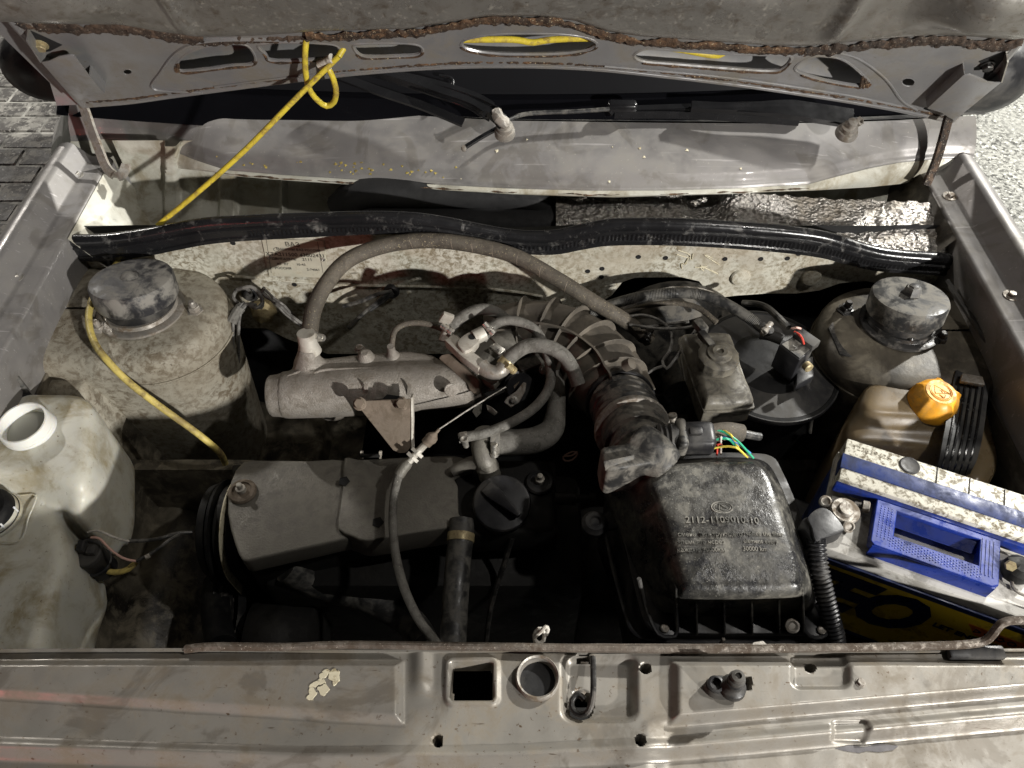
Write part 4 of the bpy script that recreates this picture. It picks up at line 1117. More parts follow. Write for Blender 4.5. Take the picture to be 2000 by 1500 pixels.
# alternator, belt and small fixings glimpsed in the depth
al = thing('alternator', (-.36, .43, .42), 'dim finned alternator low down in front of the engine', 'alternator')
obj('housing', lathe((-.40, .44, .50), (1, 0, 0), [(.03, -.01), (.058, 0), (.062, .01), (.062, .05), (.058, .06), (.058, .09), (.04, .10), (0, .10)], 36, ang=lambda t, h: 1 + .03 * math.sin(t * 18)), M['engine_dark'], al)
obj('pulley', lathe((-.425, .44, .50), (1, 0, 0), [(.03, 0), (.034, .003), (.028, .008), (.034, .013), (.03, .016), (0, .016)], 28), M['steel_black'], al)
obj('drive_belt', strap([(-.417, .47, .535), (-.417, .52, .56), (-.417, .56, .53), (-.417, .55, .46), (-.417, .48, .44), (-.417, .42, .46), (-.417, .43, .52), (-.417, .47, .535)], (1, 0, 0), .012, .004), M['rubber_black'], al)
bolt(P(630, 1122, .66), (0, -.5, 1), .006, eng, 'steel_dull', 1.4, name='stud')
obj('dipstick_tube', tube([P(1000, 1050, .76), P(985, 1100, .72), P(960, 1180, .66), P(950, 1250, .60)], .004, 8), M['steel_black'], eng)
hose('radiator_hose', [P(560, 1108, .70), P(620, 1140, .66), P(720, 1170, .63), P(800, 1215, .62), P(830, 1262, .64)], .021, 'hose_black', 'black coolant hose crossing low in front of the valve cover')
# breather hose going down
hose('breather_hose', [P(902, 1016, .785), P(900, 1050, .780), P(893, 1120, .768), P(888, 1200, .755), P(884, 1262, .745)], .0165, 'hose_black', 'thick black breather hose hanging down the front of the valve cover', [(1, dict(m='zinc_yellow', wdt=.011))])

# ================================================================ intake manifold
ZM = .845
man = thing('intake_manifold', P(720, 760, .70), 'grey cast aluminium intake plenum with a round blanked end', 'intake manifold')
ax0 = P(552, 772, ZM - .012); ax1 = P(862, 752, ZM - .006); ax2 = P(918, 750, ZM - .008)
A = [tube([ax0, ax0.lerp(ax1, .5), ax1], lambda s, f: .0335 + .003 * math.sin(f * 3), 28),
     tube([ax1, ax2, P(946, 738, ZM - .012)], lambda s, f: .0345 - .003 * f, 24),
     slab(pts([(588, 700), (690, 688), (760, 682), (800, 680), (850, 688), (880, 720), (860, 735), (600, 740), (578, 730)], ZM + .022), (0, 0, -.05), .012, 3),
     tube([P(602, 716, ZM + .012), P(602, 694, ZM + .038), P(603, 680, ZM + .050)], lambda s, f: .022 - .009 * f, 20),
     tube([ax0.lerp(ax1, .22) + Vector((0, .02, -.02)), ax0.lerp(ax1, .22) + Vector((0, .05, -.10))], .026, 14),
     tube([ax0.lerp(ax1, .60) + Vector((0, .02, -.02)), ax0.lerp(ax1, .60) + Vector((0, .05, -.10))], .026, 14)]
fuse(obj('plenum_casting', A, M['cast_alu'], man), .0042, 6)
e_ax = (ax0 - ax1).normalized()
obj('end_boss', lathe(ax0 - e_ax * .006, e_ax, [(.0325, 0), (.0305, .010), (.0298, .016), (.0295, .020), (.0275, .0225), (.0262, .0225), (.025, .0218), (0, .0218)], 40), M['cast_alu'], man)
obj('spigot', lathe(P(604, 682, ZM + .045), (0.0, .18, 1), [(.0165, -.004), (.0128, .010), (.0122, .028), (0, .028)], 28), M['cast_light'], man)
obj('flange_line', tube([P(562, 735, ZM + .022), P(598, 722, ZM + .026), P(615, 728, ZM + .026), P(640, 722, ZM + .026), P(740, 720, ZM + .026), P(830, 724, ZM + .024)], .0022, 8), M['cast_alu'], man)
bolt(P(703, 683, ZM + .022), (0, 0, 1), .006, man, 'steel_dull', 1.3)
obj('casting_pip', lathe(P(715, 700, ZM + .020), (0, -.1, 1), [(.013, 0), (.010, .010), (.005, .014), (0, .014)], 16), M['cast_alu'], man)
obj('vacuum_port', lathe(P(767, 696, ZM + .020), (0, -.1, 1), [(.011, 0), (.006, .010), (.005, .024), (0, .024)], 14), M['cast_alu'], man)
for x_ in (707, 792):
    obj('support_rib', slab([P(x_, 790, ZM - .004), P(x_ + 4, 748, ZM + .036), P(x_ + 9, 752, ZM + .034), P(x_ + 10, 782, ZM + .004)], (.0028, 0, 0), .0006, 1), M['cast_alu'], man)
obj('window_recess', slab([P(716, 782, ZM + .020), P(748, 778, ZM + .022), P(756, 770, ZM + .026), P(790, 775, ZM + .024), P(790, 790, ZM + .016), P(716, 790, ZM + .016)], (0, 0, -.002), 0, 1), M['felt_black'], man)
obj('core_plug', lathe(P(881, 762, ZM + .030), (.1, -.62, .8), [(.0095, -.004), (.0095, .0022), (.0085, .003), (0, .003)], 24), M['cast_alu'], man)

# ================================================================ triangular cable bracket
br = thing('cable_bracket', P(770, 840, .80), 'brown dusty triangular steel bracket holding the throttle cable', 'bracket')
bp = [P(694, 787, ZM + .034), P(700, 783, ZM + .036), P(790, 780, ZM + .040), P(802, 779, ZM + .040), P(803, 872, ZM - .008), P(794, 884, ZM - .014), P(780, 886, ZM - .015), P(768, 880, ZM - .012)]
obj('plate', slab(bp, Vector((0, .0022, -.0012)), .0007, 1), M['bracket_brown'], br)
obj('fold', slab([P(802, 776, ZM + .042), P(807, 776, ZM + .042), P(808, 820, ZM + .018), P(808, 880, ZM - .010), P(803, 880, ZM - .010)], Vector((0, .010, -.004)), .0007, 1), M['cast_light'], br)
for q in ((703, 789), (785, 789)):
    bolt(P(q[0], q[1], ZM + .037), (0, -.55, .85), .0072, br, 'bracket_brown', 1.25)
# throttle cable
cb = thing('throttle_cable', P(800, 900, .84), 'throttle cable in black sheath with tan ferrule, hanging over the valve cover', 'cable')
obj('inner_wire', tube([P(858, 838, .866), P(920, 797, .868), P(988, 756, .870)], .0011, 8), M['steel'], cb)
obj('ferrule', tube([P(832, 866, .850), P(838, 860, .854), P(846, 852, .860), P(858, 838, .866)], lambda s, f: [.0075, .0085, .0075, .0022][min(3, int(f * 3.99))], 16), M['bracket_brown'], cb)
obj('threaded_end', tube([P(797, 904, .836), P(815, 884, .844), P(834, 864, .851)], lambda s, f: .0048 + .0004 * math.sin(s * 5200), 12, step=.0006), M['cast_light'], cb)
for q in ((806, 893), (815, 884)):
    obj('lock_nut', lathe(P(q[0], q[1], .841), P(834, 864, .851) - P(797, 904, .836), [(.0105, -.0022), (.0105, .0022)], 6), M['cast_light'], cb)
obj('sleeve', tube([P(779, 928, .826), P(788, 914, .832), P(799, 902, .837)], lambda s, f: .0075 if f < .85 else .0062, 14), M['cast_grime'], cb)
obj('sheath', tube([P(781, 925, .827), P(774, 945, .822), P(768, 985, .818), P(768, 1040, .815), P(774, 1090, .812), P(790, 1150, .808), P(815, 1205, .80), P(840, 1240, .79), P(862, 1268, .775)], .0056, 14), M['hose_dusty'], cb)

# ================================================================ hoses over the engine
arch = [P(605, 664, .900), P(606, 640, .910), P(614, 600, .925), P(636, 556, .936), P(672, 514, .944), P(720, 489, .948), P(780, 474, .950), P(850, 470, .950), P(930, 480, .944), P(1010, 502, .934), P(1090, 546, .916), P(1160, 590, .892), P(1215, 622, .866), P(1250, 648, .842), P(1268, 664, .826)]
ah = hose('vacuum_hose', arch, lambda s, f: .0116 - .0006 * f, 'hose_brown', 'long dusty brown hose arching in front of the bulkhead to the brake booster', [(0, dict(off=.004, screw=(1, -.3, .2), wdt=.012)), (13, dict(off=.008, m='steel_black', screw=(.4, -.6, .6)))], 20)
asp = spline(arch, .004)
for fr_ in (.30, .37, .42, .47, .52, .57, .63, .69, .76):
    i = int(fr_ * len(asp)); d = (asp[i + 1] - asp[i - 1]).normalized()
    d = (d + Vector((0, 0, .25))).normalized()
    obj('wrap_line', lathe(asp[i] - d * .0006, d, [(.0112, 0), (.0120 - .0006 * fr_, .0005), (.0112, .0011)], 24), M['bracket_brown'], ah)
hose('fuel_hose', [P(765, 690, .875), P(766, 668, .888), P(772, 645, .898), P(795, 632, .902), P(830, 632, .900), P(868, 645, .892), P(900, 668, .88)], .0042, 'hose_brown', 'thin tan fuel hose looping over the intake plenum', [(0, dict(off=.006, m='steel_dull', wdt=.006))], 14)
hA = [P(868, 668, .895), P(876, 646, .905), P(900, 622, .914), P(930, 606, .916), P(960, 606, .908), P(985, 622, .890), P(1005, 645, .87)]
hose('coolant_hose', hA, .0082, 'hose_dusty', 'short grey hose with a white clip behind the throttle body', [(0, dict(off=.008, m='cast_light', wdt=.016)), (1, dict(off=.0, m='steel', screw=(-.2, -.6, 1), wdt=.008))])
hB = [P(944, 664, .905), P(956, 642, .918), P(985, 626, .926), P(1020, 630, .924), P(1050, 650, .914), P(1068, 690, .898), P(1076, 730, .885), P(1070, 762, .876), P(1045, 795, .866), P(1005, 822, .858), P(950, 845, .850), P(896, 856, .846)]
hose('coolant_hose', hB, .0068, 'hose_dusty', 'grey hose sweeping round the throttle body in a long S curve', [(1, dict(m='steel', screw=(-.3, -.8, .6), wdt=.009)), (11, dict(off=-.008, m='steel', screw=(-.2, -1, -.1), wdt=.010))])
hC = [P(985, 712, .905), P(1000, 694, .914), P(1030, 676, .924), P(1066, 676, .926), P(1098, 692, .918), P(1118, 720, .905), P(1130, 752, .890)]
hose('coolant_hose', hC, .0098, 'hose_dusty', 'thick grey hose ending open beside the ribbed intake elbow', [(0, dict(off=.002, m='zinc_yellow', screw=(.3, -1, 0), wdt=.011))])
hD = [P(978, 862, .830), P(1010, 864, .832), P(1050, 858, .834), P(1078, 838, .838), P(1086, 800, .846), P(1088, 760, .852), P(1080, 728, .850), P(1070, 700, .84)]
hose('breather_hose', hD, lambda s, f: .0178 - .0058 * sm(.25, .6, f), 'hose_dusty', 'fat grey elbow hose beside the oil cap clamped with a worm-drive band', [(0, dict(off=-.006, wdt=.012, screw=(0, -1, .4)))])

# ================================================================ throttle body
tb = thing('throttle_unit', P(960, 745, .76), 'small grey throttle body with linkage at the end of the intake plenum', 'throttle body')
t0, t1 = P(918, 728, .846), P(1010, 672, .850)
td = (t1 - t0).normalized()
obj('body', lathe(t0, td, [(.038, 0), (.040, .004), (.040, .012), (.034, .014), (.034, .044), (.037, .045), (.038, .058), (.033, .060), (.033, .085), (0, .085)], 36), M['cast_grime'], tb)
fx = [P(856, 700, .885), P(862, 693, .890), P(876, 690, .892), P(934, 742, .880), P(938, 756, .870), P(926, 770, .862), P(916, 762, .862), P(912, 750, .868)]
obj('mounting_flange', slab(fx, Vector((.006, .006, -.010)), .002), M['bracket_brown'], tb)
blk = [(868, 664), (884, 652), (893, 655), (898, 663), (905, 668), (916, 660), (930, 672), (918, 682), (950, 706), (934, 720), (900, 694)]
zb = .912
hb_ = obj('heater_block', slab(pts(blk, zb), (0, 0, -.016), .0018), M['cast_light'], tb)
obj('block_lug', [slab(pts(smooth_loop([(893, 668), (914, 649), (930, 650), (936, 661), (930, 672), (908, 686)], 3), zb + .006), (0, 0, -.014), .0015), tube([P(926, 660, zb), P(946, 650, zb + .002)], .0105, 16)], M['cast_light'], hb_)
obj('lug_hole', lathe(P(922, 658, zb + .006), (0, 0, 1), [(.0052, -.001), (.0052, .0006), (0, .0008)], 16), M['felt_black'], hb_)
obj('block_spigot', tube([P(940, 714, zb - .008), P(952, 724, zb - .010), P(972, 728, zb - .010), P(985, 716, zb - .006)], lambda s, f: .0108 - .001 * math.sin(f * 3), 16), M['steel_dull'], hb_)
obj('clip_flag', box(P(872, 622, .925), (.018, .008, .020), Matrix.Rotation(.5, 3, 'Y'), .002), M['cast_light'], tb)
obj('silver_strap', slab([P(955, 676, .898), P(968, 668, .900), P(988, 682, .894), P(976, 692, .890)], (0, 0, -.004), .001), M['steel'], tb)
obj('sensor', box(P(956, 742, .870), (.032, .020, .014), Matrix.Rotation(-.6, 3, 'Z'), .004), M['cast_grime'], tb)
obj('cable_drum', lathe(P(1010, 752, .845), (.35, -.75, .5), [(.020, 0), (.021, .003), (.017, .005), (.017, .009), (.021, .011), (.020, .013), (0, .013)], 28), M['plastic_black'], tb)
obj('lever', slab([P(984, 786, .852), P(990, 776, .856), P(1008, 764, .862), P(1022, 746, .868), (P(1028, 748, .868)), P(1026, 764, .862), P(1014, 786, .852), P(998, 796, .848)], Vector((0, .002, -.003)), .0008, 1), M['steel_dull'], tb)
bolt(P(1003, 782, .8545), (0, -.7, .7), .004, tb, 'steel', 1.4)
obj('lever', slab([P(998, 738, .862), P(1006, 730, .866), P(1022, 736, .864), P(1004, 760, .856)], Vector((0, .002, -.003)), .0008, 1), M['steel_dull'], tb)
obj('bracket_tab', slab([P(950, 790, .858), P(962, 796, .855), P(972, 806, .848), P(966, 812, .842), (P(952, 802, .848))], Vector((0, .002, -.003)), .0006, 1), M['cast_light'], tb)
obj('bracket_tab', slab([P(930, 788, .845), P(942, 786, .845), P(940, 806, .838), P(930, 816, .834), P(922, 804, .838)], Vector((0, .002, -.003)), .0006, 1), M['cast_grime'], tb)
obj('bracket_arm', slab([P(944, 768, .862), P(990, 752, .866), P(985, 765, .862), P(972, 772, .860), P(955, 780, .858)], Vector((0, .003, -.004)), .0008, 1), M['engine_dark'], tb)
obj('idle_valve', lathe(P(1040, 690, .83), (.9, -.25, .1), [(.022, 0), (.022, .03), (.018, .032), (.018, .055), (0, .055)], 24), M['cast_grime'], tb)
obj('connector', box(P(1035, 714, .862), (.040, .022, .018), Matrix.Rotation(.5, 3, 'Z'), .003), M['plastic_grime'], tb)
bolt(P(1062, 722, .87), (.2, -.6, .8), .005, tb, 'steel', 1.4)

# ================================================================ ribbed intake elbow, bellows, sensor
el = thing('intake_duct', P(1150, 720, .76), 'large ribbed brown-grey intake elbow with bellows', 'air duct')
ep = [P(965, 668, .828), P(1015, 657, .840), P(1070, 658, .850), P(1122, 676, .854), P(1164, 712, .854), P(1190, 758, .852), P(1204, 790, .852)]
mat('plastic_bellows', (0.02, 0.02, 0.02), 0.5, 0, 0.3, 9, dust=(0.12, 0.11, 0.093), dua=0.50, dus=36, bump=0.10, bs=150, speck=(0.2, 0.19, 0.16), sa=0.30, ss=150)
er = lambda s, f: .0515 - .009 * sm(.86, 1, f)
obj('elbow', tube(ep, er, 30), M['duct_dusty'], el, 60)
es = spline(ep, .003)
for fr_ in (.22, .36, .49, .62, .75, .87):
    i = int(fr_ * (len(es) - 1)); d = (es[i + 1] - es[i - 1]).normalized()
    obj('rib', lathe(es[i] - d * .0014, d, [(.047, 0), (.0585, 0), (.0595, .0012), (.0585, .0024), (.047, .0024)], 36), M['duct_dusty'], el, 30)
rib = []
for i in range(0, len(es), 2):
    t = (es[min(i + 1, len(es) - 1)] - es[max(i - 1, 0)]).normalized()
    nrm = Vector((-.10, -.45, .9)); nrm = (nrm - t * nrm.dot(t)).normalized()
    rib.append(es[i] + nrm * .0585)
obj('spine_rib', strap(rib, (-.05, -.35, 1), .014, .003, .004), M['duct_dusty'], el, 30)
rib2 = []
for i in range(int(len(es) * .1), len(es), 2):
    t = (es[min(i + 1, len(es) - 1)] - es[max(i - 1, 0)]).normalized()
    nrm = t.cross(Vector((0, 0, 1))).normalized() * -1 + Vector((0, 0, .25)); nrm = (nrm - t * nrm.dot(t)).normalized()
    rib2.append(es[i] + nrm * .0565)
obj('spine_rib', strap(rib2, (1, 1, .3), .010, .003, .004), M['duct_dusty'], el, 30)
b0, b1 = P(1210, 782, .862), P_true(1246, 866, .842)
P = P_true
bp_ = [b0, b0.lerp(b1, .4) + Vector((.0, 0, .004)), b1]
obj('bellows', tube(bp_, lambda s, f: .0410 + .0035 * math.sin(s * 2 * math.pi / .0150) * (1 if f < .72 else .2), 34, step=.0014), M['plastic_bellows'], el, 70)
bd = (b1 - b0).normalized()
clamp(b0.lerp(b1, .70), bd, .0445, el, .010, 'steel_dull', (1, -.2, .3))
clamp(b0.lerp(b1, .04), bd, .0440, el, .008, 'plastic_black')
obj('bellows_lug', lathe(P(1228, 712, .86), (.6, -.2, .7), [(.008, -.006), (.008, .006), (.004, .008), (0, .008)], 12), M['duct_dusty'], el)

maf = thing('airflow_sensor', P(1270, 870, .80), 'black airflow sensor with plug and coloured wires on the air box', 'sensor')
m1 = P(1262, 896, .866)
obj('sensor_tube', lathe(b1 - bd * .012, bd, [(.036, 0), (.036, .022), (.039, .023), (.039, .035), (.036, .036), (.036, .050), (0, .050)], 36), M['plastic_bellows'], maf)
pa, pb = P(1282, 858, .874), P(1392, 856, .878)
pd = (pb - pa).normalized()
obj('plug_socket', [lathe(pa, pd, [(.017, 0), (.019, .004), (.016, .007), (.019, .010), (.016, .013), (.019, .016), (.017, .019), (.017, .034)], 24)], M['rubber_black'], maf)
rm = Matrix([pd, Vector((0, 0, 1)).cross(pd).normalized(), Vector((0, 0, 1))]).transposed()
obj('plug_body', box(pa.lerp(pb, .70), (.046, .038, .032), rm, .008, 3), M['plastic_black'], maf)
obj('plug_collar', box(pa.lerp(pb, .42), (.014, .044, .038), rm, .006, 3), M['plastic_grime'], maf)
obj('plug_clip', box(pa.lerp(pb, .66) + Vector((0, 0, .017)), (.016, .010, .004), rm, .0015), M['plastic_black'], maf)
obj('loom_sleeve', tube([P(1390, 846, .876), P(1420, 842, .878), P(1448, 846, .872)], .011, 12), M['hose_brown'], maf)
obj('loom_tail', tube([P(1448, 846, .872), P(1466, 850, .868), P(1484, 853, .862)], .005, 10), M['hose_black'], maf)
pe = P(1392, 858, .880)
for i, (mm, e, h) in enumerate((('wire_yellow', (1450, 880), .885), ('wire_green', (1474, 890), .882), ('wire_blue', (1468, 880), .888), ('wire_white', (1410, 882), .884), ('wire_green', (1440, 868), .892), ('wire_red', (1402, 884), .880), ('wire_yellow', (1462, 888), .878))):
    a = pe + Vector((0, (.012 - i * .004), .004 * math.sin(i * 2)))
    e_ = P(e[0], e[1], .872)
    m_ = a.lerp(e_, .5) + Vector((.002, .004 * math.sin(i * 3), .010 + .004 * math.cos(i * 2)))
    obj('wire', tube([a, a + pd * .010 + Vector((0, 0, .003)), m_, e_ + Vector((0, 0, -.006))], .0013, 7), M[mm], maf)

# ================================================================ air filter box
ab = thing('air_filter_box', P(1400, 1060, .70), 'big black dusty air filter box with embossed lettering and front ribs', 'air filter')
RS = 1.0
ZT = .880
top_px = [(1262, 930), (1290, 903), (1350, 893), (1440, 890), (1488, 897), (1512, 925), (1530, 970), (1552, 1040), (1572, 1105), (1576, 1138), (1560, 1152), (1500, 1156), (1420, 1157), (1350, 1156), (1332, 1148), (1316, 1100), (1296, 1030), (1276, 970)]
base_px = [(1186, 935), (1240, 905), (1350, 894), (1450, 893), (1500, 900), (1522, 930), (1545, 985), (1570, 1060), (1592, 1135), (1596, 1172), (1580, 1188), (1515, 1194), (1420, 1196), (1340, 1194), (1288, 1184), (1254, 1125), (1222, 1050), (1198, 985)]
flange_px = [(1182, 935), (1240, 903), (1350, 892), (1450, 891), (1504, 898), (1526, 930), (1550, 985), (1578, 1060), (1612, 1160), (1618, 1222), (1600, 1240), (1520, 1243), (1420, 1244), (1330, 1243), (1275, 1240), (1250, 1205), (1215, 1060), (1190, 985)]
def zt(q): return ZT - .012 * sm(1000, 1180, q[1])
rings = []
n_ = 4
T = smooth_loop([(q[0], q[1], zt(q)) for q in top_px], n_)
B = smooth_loop([(q[0], q[1], .795) for q in base_px], n_)
FL = [P(q[0], q[1], .772) for q in smooth_loop(flange_px, n_)]
Tw = [P(*q) for q in T]; Bw = [P(*q) for q in B]
# Push base outline to a true lower level: same ray start, dropped below the top
cT = sum(Tw, Vector()) / len(Tw)
def grow(l, d, z): 
    c = sum(l, Vector()) / len(l)
    return [Vector((q.x, q.y, z)) + (Vector((q.x - c.x, q.y - c.y, 0)).normalized() * d) for q in l]
rings = [[Vector((q.x, q.y, .765)) for q in Bw]]
for f_, in_ in ((0, 0), (.35, .0), (.62, .002)):
    rings.append([b.lerp(t, f_) for b, t in zip([Vector((q.x, q.y, .788)) for q in Bw], Tw)])
for a in (10, 25, 40, 55, 70, 90):
    rr = .018
    rings.append([Vector((t.x + (cT.x - t.x) * 0, t.y, t.z - rr + rr * math.sin(R(a)))) + (cT - t).normalized() * (rr * (1 - math.cos(R(a)))) for t in Tw])
for s__ in (.75, .5, .25, .02):
    rings.append([cT + (q - cT) * s__ + Vector((0, 0, (1 - s__) * .006 + .0012 * nz(q.x * s__, q.y * s__, 0, 30))) for q in rings[-1 - int((.75 - s__) / .25 + .01)]])
lid = obj('lid', loft(rings, (False, True)), M['airbox_plastic'], ab, 60)
obj('flange', slab([Vector((q.x, q.y, .782)) for q in FL], (0, 0, -.010), .002), M['plastic_black'], ab)
obj('lower_case', slab([Vector((q.x, q.y, .768)) for q in grow(FL, -.006, .768)], (0, 0, -.17), .006), M['plastic_black'], ab)
# front ribs
for x_ in (1319, 1358, 1412, 1466, 1519, 1566):
    a = P(x_, 1150, ZT - .022); b = P(x_, 1236, .780)
    a2 = P(x_, 1168, ZT - .030)
    obj('rib', slab([a, Vector((b.x, b.y - .004, .782)), Vector((b.x, b.y + .030, .782)), Vector((a.x, a.y + .02, a.z - .01))], Vector((.0024, 0, 0)), .0005, 1), M['airbox_plastic'], lid)
for lp_, sc_ in (([(1248, 1130), (1262, 1190), (1285, 1238), (1310, 1244), (1322, 1232), (1318, 1160)], (1298, 1228)), ([(1566, 1190), (1572, 1232), (1592, 1246), (1612, 1240), (1612, 1220), (1594, 1180)], (1604, 1232))):
    pq = [P(a, b, lerp(ZT - .03, .787, sm(1130, 1215, b))) for a, b in lp_]
    obj('corner_lug', tube(pq, .0026, 8), M['plastic_black'], ab)
    obj('lug_plate', slab(pts(smooth_loop(lp_, 2), .786), (0, 0, -.004), .001), M['plastic_black'], ab)
    s2 = P(*sc_, .787)
    obj('screw', lathe(s2, (0, 0, 1), [(.0052, 0), (.005, .0025), (.0036, .0035), (.0012, .003), (0, .0024)], 14), M['steel_dull'], ab)
obj('clip_tab', lathe(P(1546, 1222, .795), (0, -.5, 1), [(.0085, 0), (.0085, .004), (.006, .005), (.0035, .003), (0, .003)], 16), M['steel_dull'], ab)
# side mount ears and edge
ear = P(1162, 1022, .775)
obj('mount_ear', [lathe(ear, (0, 0, 1), [(.017, -.010), (.018, 0), (.013, .006), (.008, .0065), (.006, .003), (0, .003)], 24), slab(pts([(1150, 1020), (1195, 995), (1205, 1030), (1170, 1040)], .773), (0, 0, -.006), .001)], M['plastic_black'], ab)
obj('case_edge', tube([P(1180, 1030, .770), P(1200, 1120, .768), P(1222, 1200, .766), P(1240, 1238, .764), P(1290, 1252, .764), P(1420, 1254, .764), P(1560, 1254, .764)], .003, 8), M['plastic_black'], ab)
obj('front_clip', box(P(1410, 1254, .78), (.004, .004, .02), bev=.001), M['steel_dull'], ab)
# duct from sensor into the box
dc = [(1172, 872), (1200, 866), (1262, 862), (1300, 872), (1312, 890), (1308, 900), (1260, 906), (1216, 914), (1186, 918), (1178, 905)]
du = fuse(obj('inlet_duct', [slab(pts(dc, .898), (0, 0, -.06), .005, 3), tube([P(1240, 862, .880), P(1272, 884, .880), P(1296, 912, .868)], .028, 20)], M['plastic_grime'], ab), .003, 7)
obj('duct_ledge', slab([P(1178, 900, .903), P(1240, 888, .903), P(1240, 896, .899), P(1182, 916, .897)], (0, 0, -.006), .0015), M['plastic_grime'], du)
# embossing
ex_ = (P(1500, 1000, ZT) - P(1300, 997, ZT)).normalized()
ey_ = Vector((0, 0, 1)).cross(ex_)
from mathutils.bvhtree import BVHTree
lV, lF = loft(rings, (False, True))
lid_bvh = BVHTree.FromPolygons(lV, lF)
def on_lid(p, off=.0):
    h = lid_bvh.ray_cast(Vector((p.x, p.y, 1.2)), Vector((0, 0, -1)))
    return Vector((p.x, p.y, (h[0].z if h[0] else p.z) + off))
def top_z(px, py): return on_lid(P(px, py, ZT)).z + .0003
def emb(s, px, py, size, m='airbox_text', **kw):
    o_ = P(px, py, ZT)
    return obj('embossed_text', text_geo(s, size, lambda c: on_lid(o_ + ex_ * c[0] + ey_ * c[1], .0009 + c[2]), .0005, **kw), M[m], lid, 0)
mat('airbox_text', (0.20, 0.19, 0.165), 0.5, 0, 0.3, 30, dirt=(0.04, 0.04, 0.036), da=0.4, ds=60, bump=0.1)
lc = P(1410, 991, top_z(1410, 991))
obj('emblem_ring', tube([lc + ex_ * (.0125 * math.cos(t)) + ey_ * (.0075 * math.sin(t)) for t in [2 * math.pi * i / 30 for i in range(31)]], .0009, 6), M['airbox_text'], lid)
obj('emblem_ring', tube([lc + ex_ * (.0098 * math.cos(t)) + ey_ * (.0054 * math.sin(t)) for t in [2 * math.pi * i / 30 for i in range(31)]], .0006, 6), M['airbox_text'], lid)
obj('emblem_sail', tube([lc - ex_ * .004 - ey_ * .004, lc - ex_ * .0025 + ey_ * .0045, lc + ex_ * .0015 + ey_ * .001, lc + ex_ * .006 - ey_ * .001, lc + ex_ * .003 - ey_ * .0035, lc - ex_ * .002 - ey_ * .002], .0008, 6), M['airbox_text'], lid)
emb('2112-1109010-10', 1410, 1017, .0115, spacing=1.05)
for i, (a, b) in enumerate((('смена фильтрующего', 'replace the filter'), ('элемента через', 'element every'), ('каждые 30000км', '30000 km'))):
    emb(a, 1324, 1042 + 14 * i, .0070, align='LEFT')
    emb(b, 1452, 1041 + 14 * i, .0070, align='LEFT')
P = P_true; RS = 1.0
# ================================================================ strut top caps
lathe0 = lathe
def strut_cap(c, label, nuts, m, nutm, tall, k=1.0):
    def lathe(o_, a_, pr, n_=32, **kw): return lathe0(o_, a_, [(r * k, h * (k if h > .02 else 1)) for r, h in pr], n_, **kw)
    t = thing('strut_cap', c, label, 'strut mount', 'strut mounts')
    TA = (0, .20, 1)
    obj('flange_plate', lathe(c, (0, .06, 1), [(.074, 0), (.074, .004), (.066, .0065), (.062, .006), (.060, .012), (0, .012)], 40), M['steel_dull' if m == 'cap_dusty' else 'steel_black'], t)
    obj('rubber_body', lathe(c, TA, [(.056, .004), (.060, .014), (.060, .026), (.056, .034)], 40), M['rubber_black'], t)
    cp = obj('cap', lathe(c, TA, [(.060, .024), (.0665, .026), (.0685, .030), (.0685, .060), (.066, .0645), (.060, .0668), (.045, .0682), (0, .0695)], 56), M[m], t)
    top = c + Vector(TA).normalized() * .0688 * k
    if tall:
        obj('centre_nut', lathe(top, TA, [(.017, 0), (.0155, .008), (.0125, .0125), (.009, .013), (.0085, .015), (.0065, .016), (0, .016)], 6), M['cap_dusty'], cp)
    else:
        obj('centre_boss', lathe(top, TA, [(.018, -.002), (.012, .004), (.005, .0062), (0, .0064)], 24), M['cap_dusty'], cp)
    for px, py, z in nuts:
        q = P(px, py, z)
        obj('stud_nut', [lathe0(q, (0, 0, 1), [(.0135, 0), (.0135, .002), (.0095, .003), (.0095, .010), (.0085, .011)], 6), lathe0(q, (0, 0, 1), [(.0055, .008), (.0055, .019), (.004, .021), (0, .021)], 12)], M[nutm], t, 30)
    return t
strut_cap(P(278, 606, .800), 'dusty black strut top cap on the pale tower by the yellow hose', [(381, 607, .800), (196, 645, .800)], 'cap_dusty', 'steel_dull', False, .92)
strut_cap(P(1757, 634, .802), 'black strut cap with tall centre nut on the oily shaded tower', [(1651, 607, .80), (1770, 676, .80), (1834, 667, .80)], 'plastic_grime', 'steel_black', True, .83)
mk = obj('brace_plate', slab(pts([(1618, 640), (1640, 610), (1700, 655), (1790, 690), (1800, 700), (1690, 705), (1640, 690)], .798), (0, 0, -.004), .001), M['steel_black'], body)

# ================================================================ washer tank
wt = thing('washer_tank', P(90, 1150, .50), 'big dirty white plastic washer tank with open filler neck', 'fluid tank')
def tbox(loop, z0, z1, bev=.018, tilt=0):
    l = [P(a, b, z0) + Vector((0, 0, tilt * (b - 760) / 500)) for a, b in loop]
    return slab(l, (0, 0, z1 - z0), bev, 3)
G = [tbox([(-140, 775), (40, 760), (158, 762), (180, 785), (174, 900), (160, 960), (60, 930), (-140, 930)], .800, .62, .022),
     tbox([(-140, 860), (100, 850), (178, 840), (168, 985), (150, 1015), (118, 985), (60, 960), (-140, 960)], .775, .64, .020),
     tbox([(-140, 940), (60, 945), (100, 985), (118, 1040), (126, 1090), (108, 1128), (90, 1165), (74, 1290), (-140, 1290)], .770, .62, .018, -.012),
     tbox([(60, 1130), (122, 1118), (138, 1160), (112, 1290), (30, 1290)], .705, .60, .012)]
tk = fuse(obj('tank_shell', G, M['tank_white'], wt), .0055, 10)
nc = P(60, 842, .798)
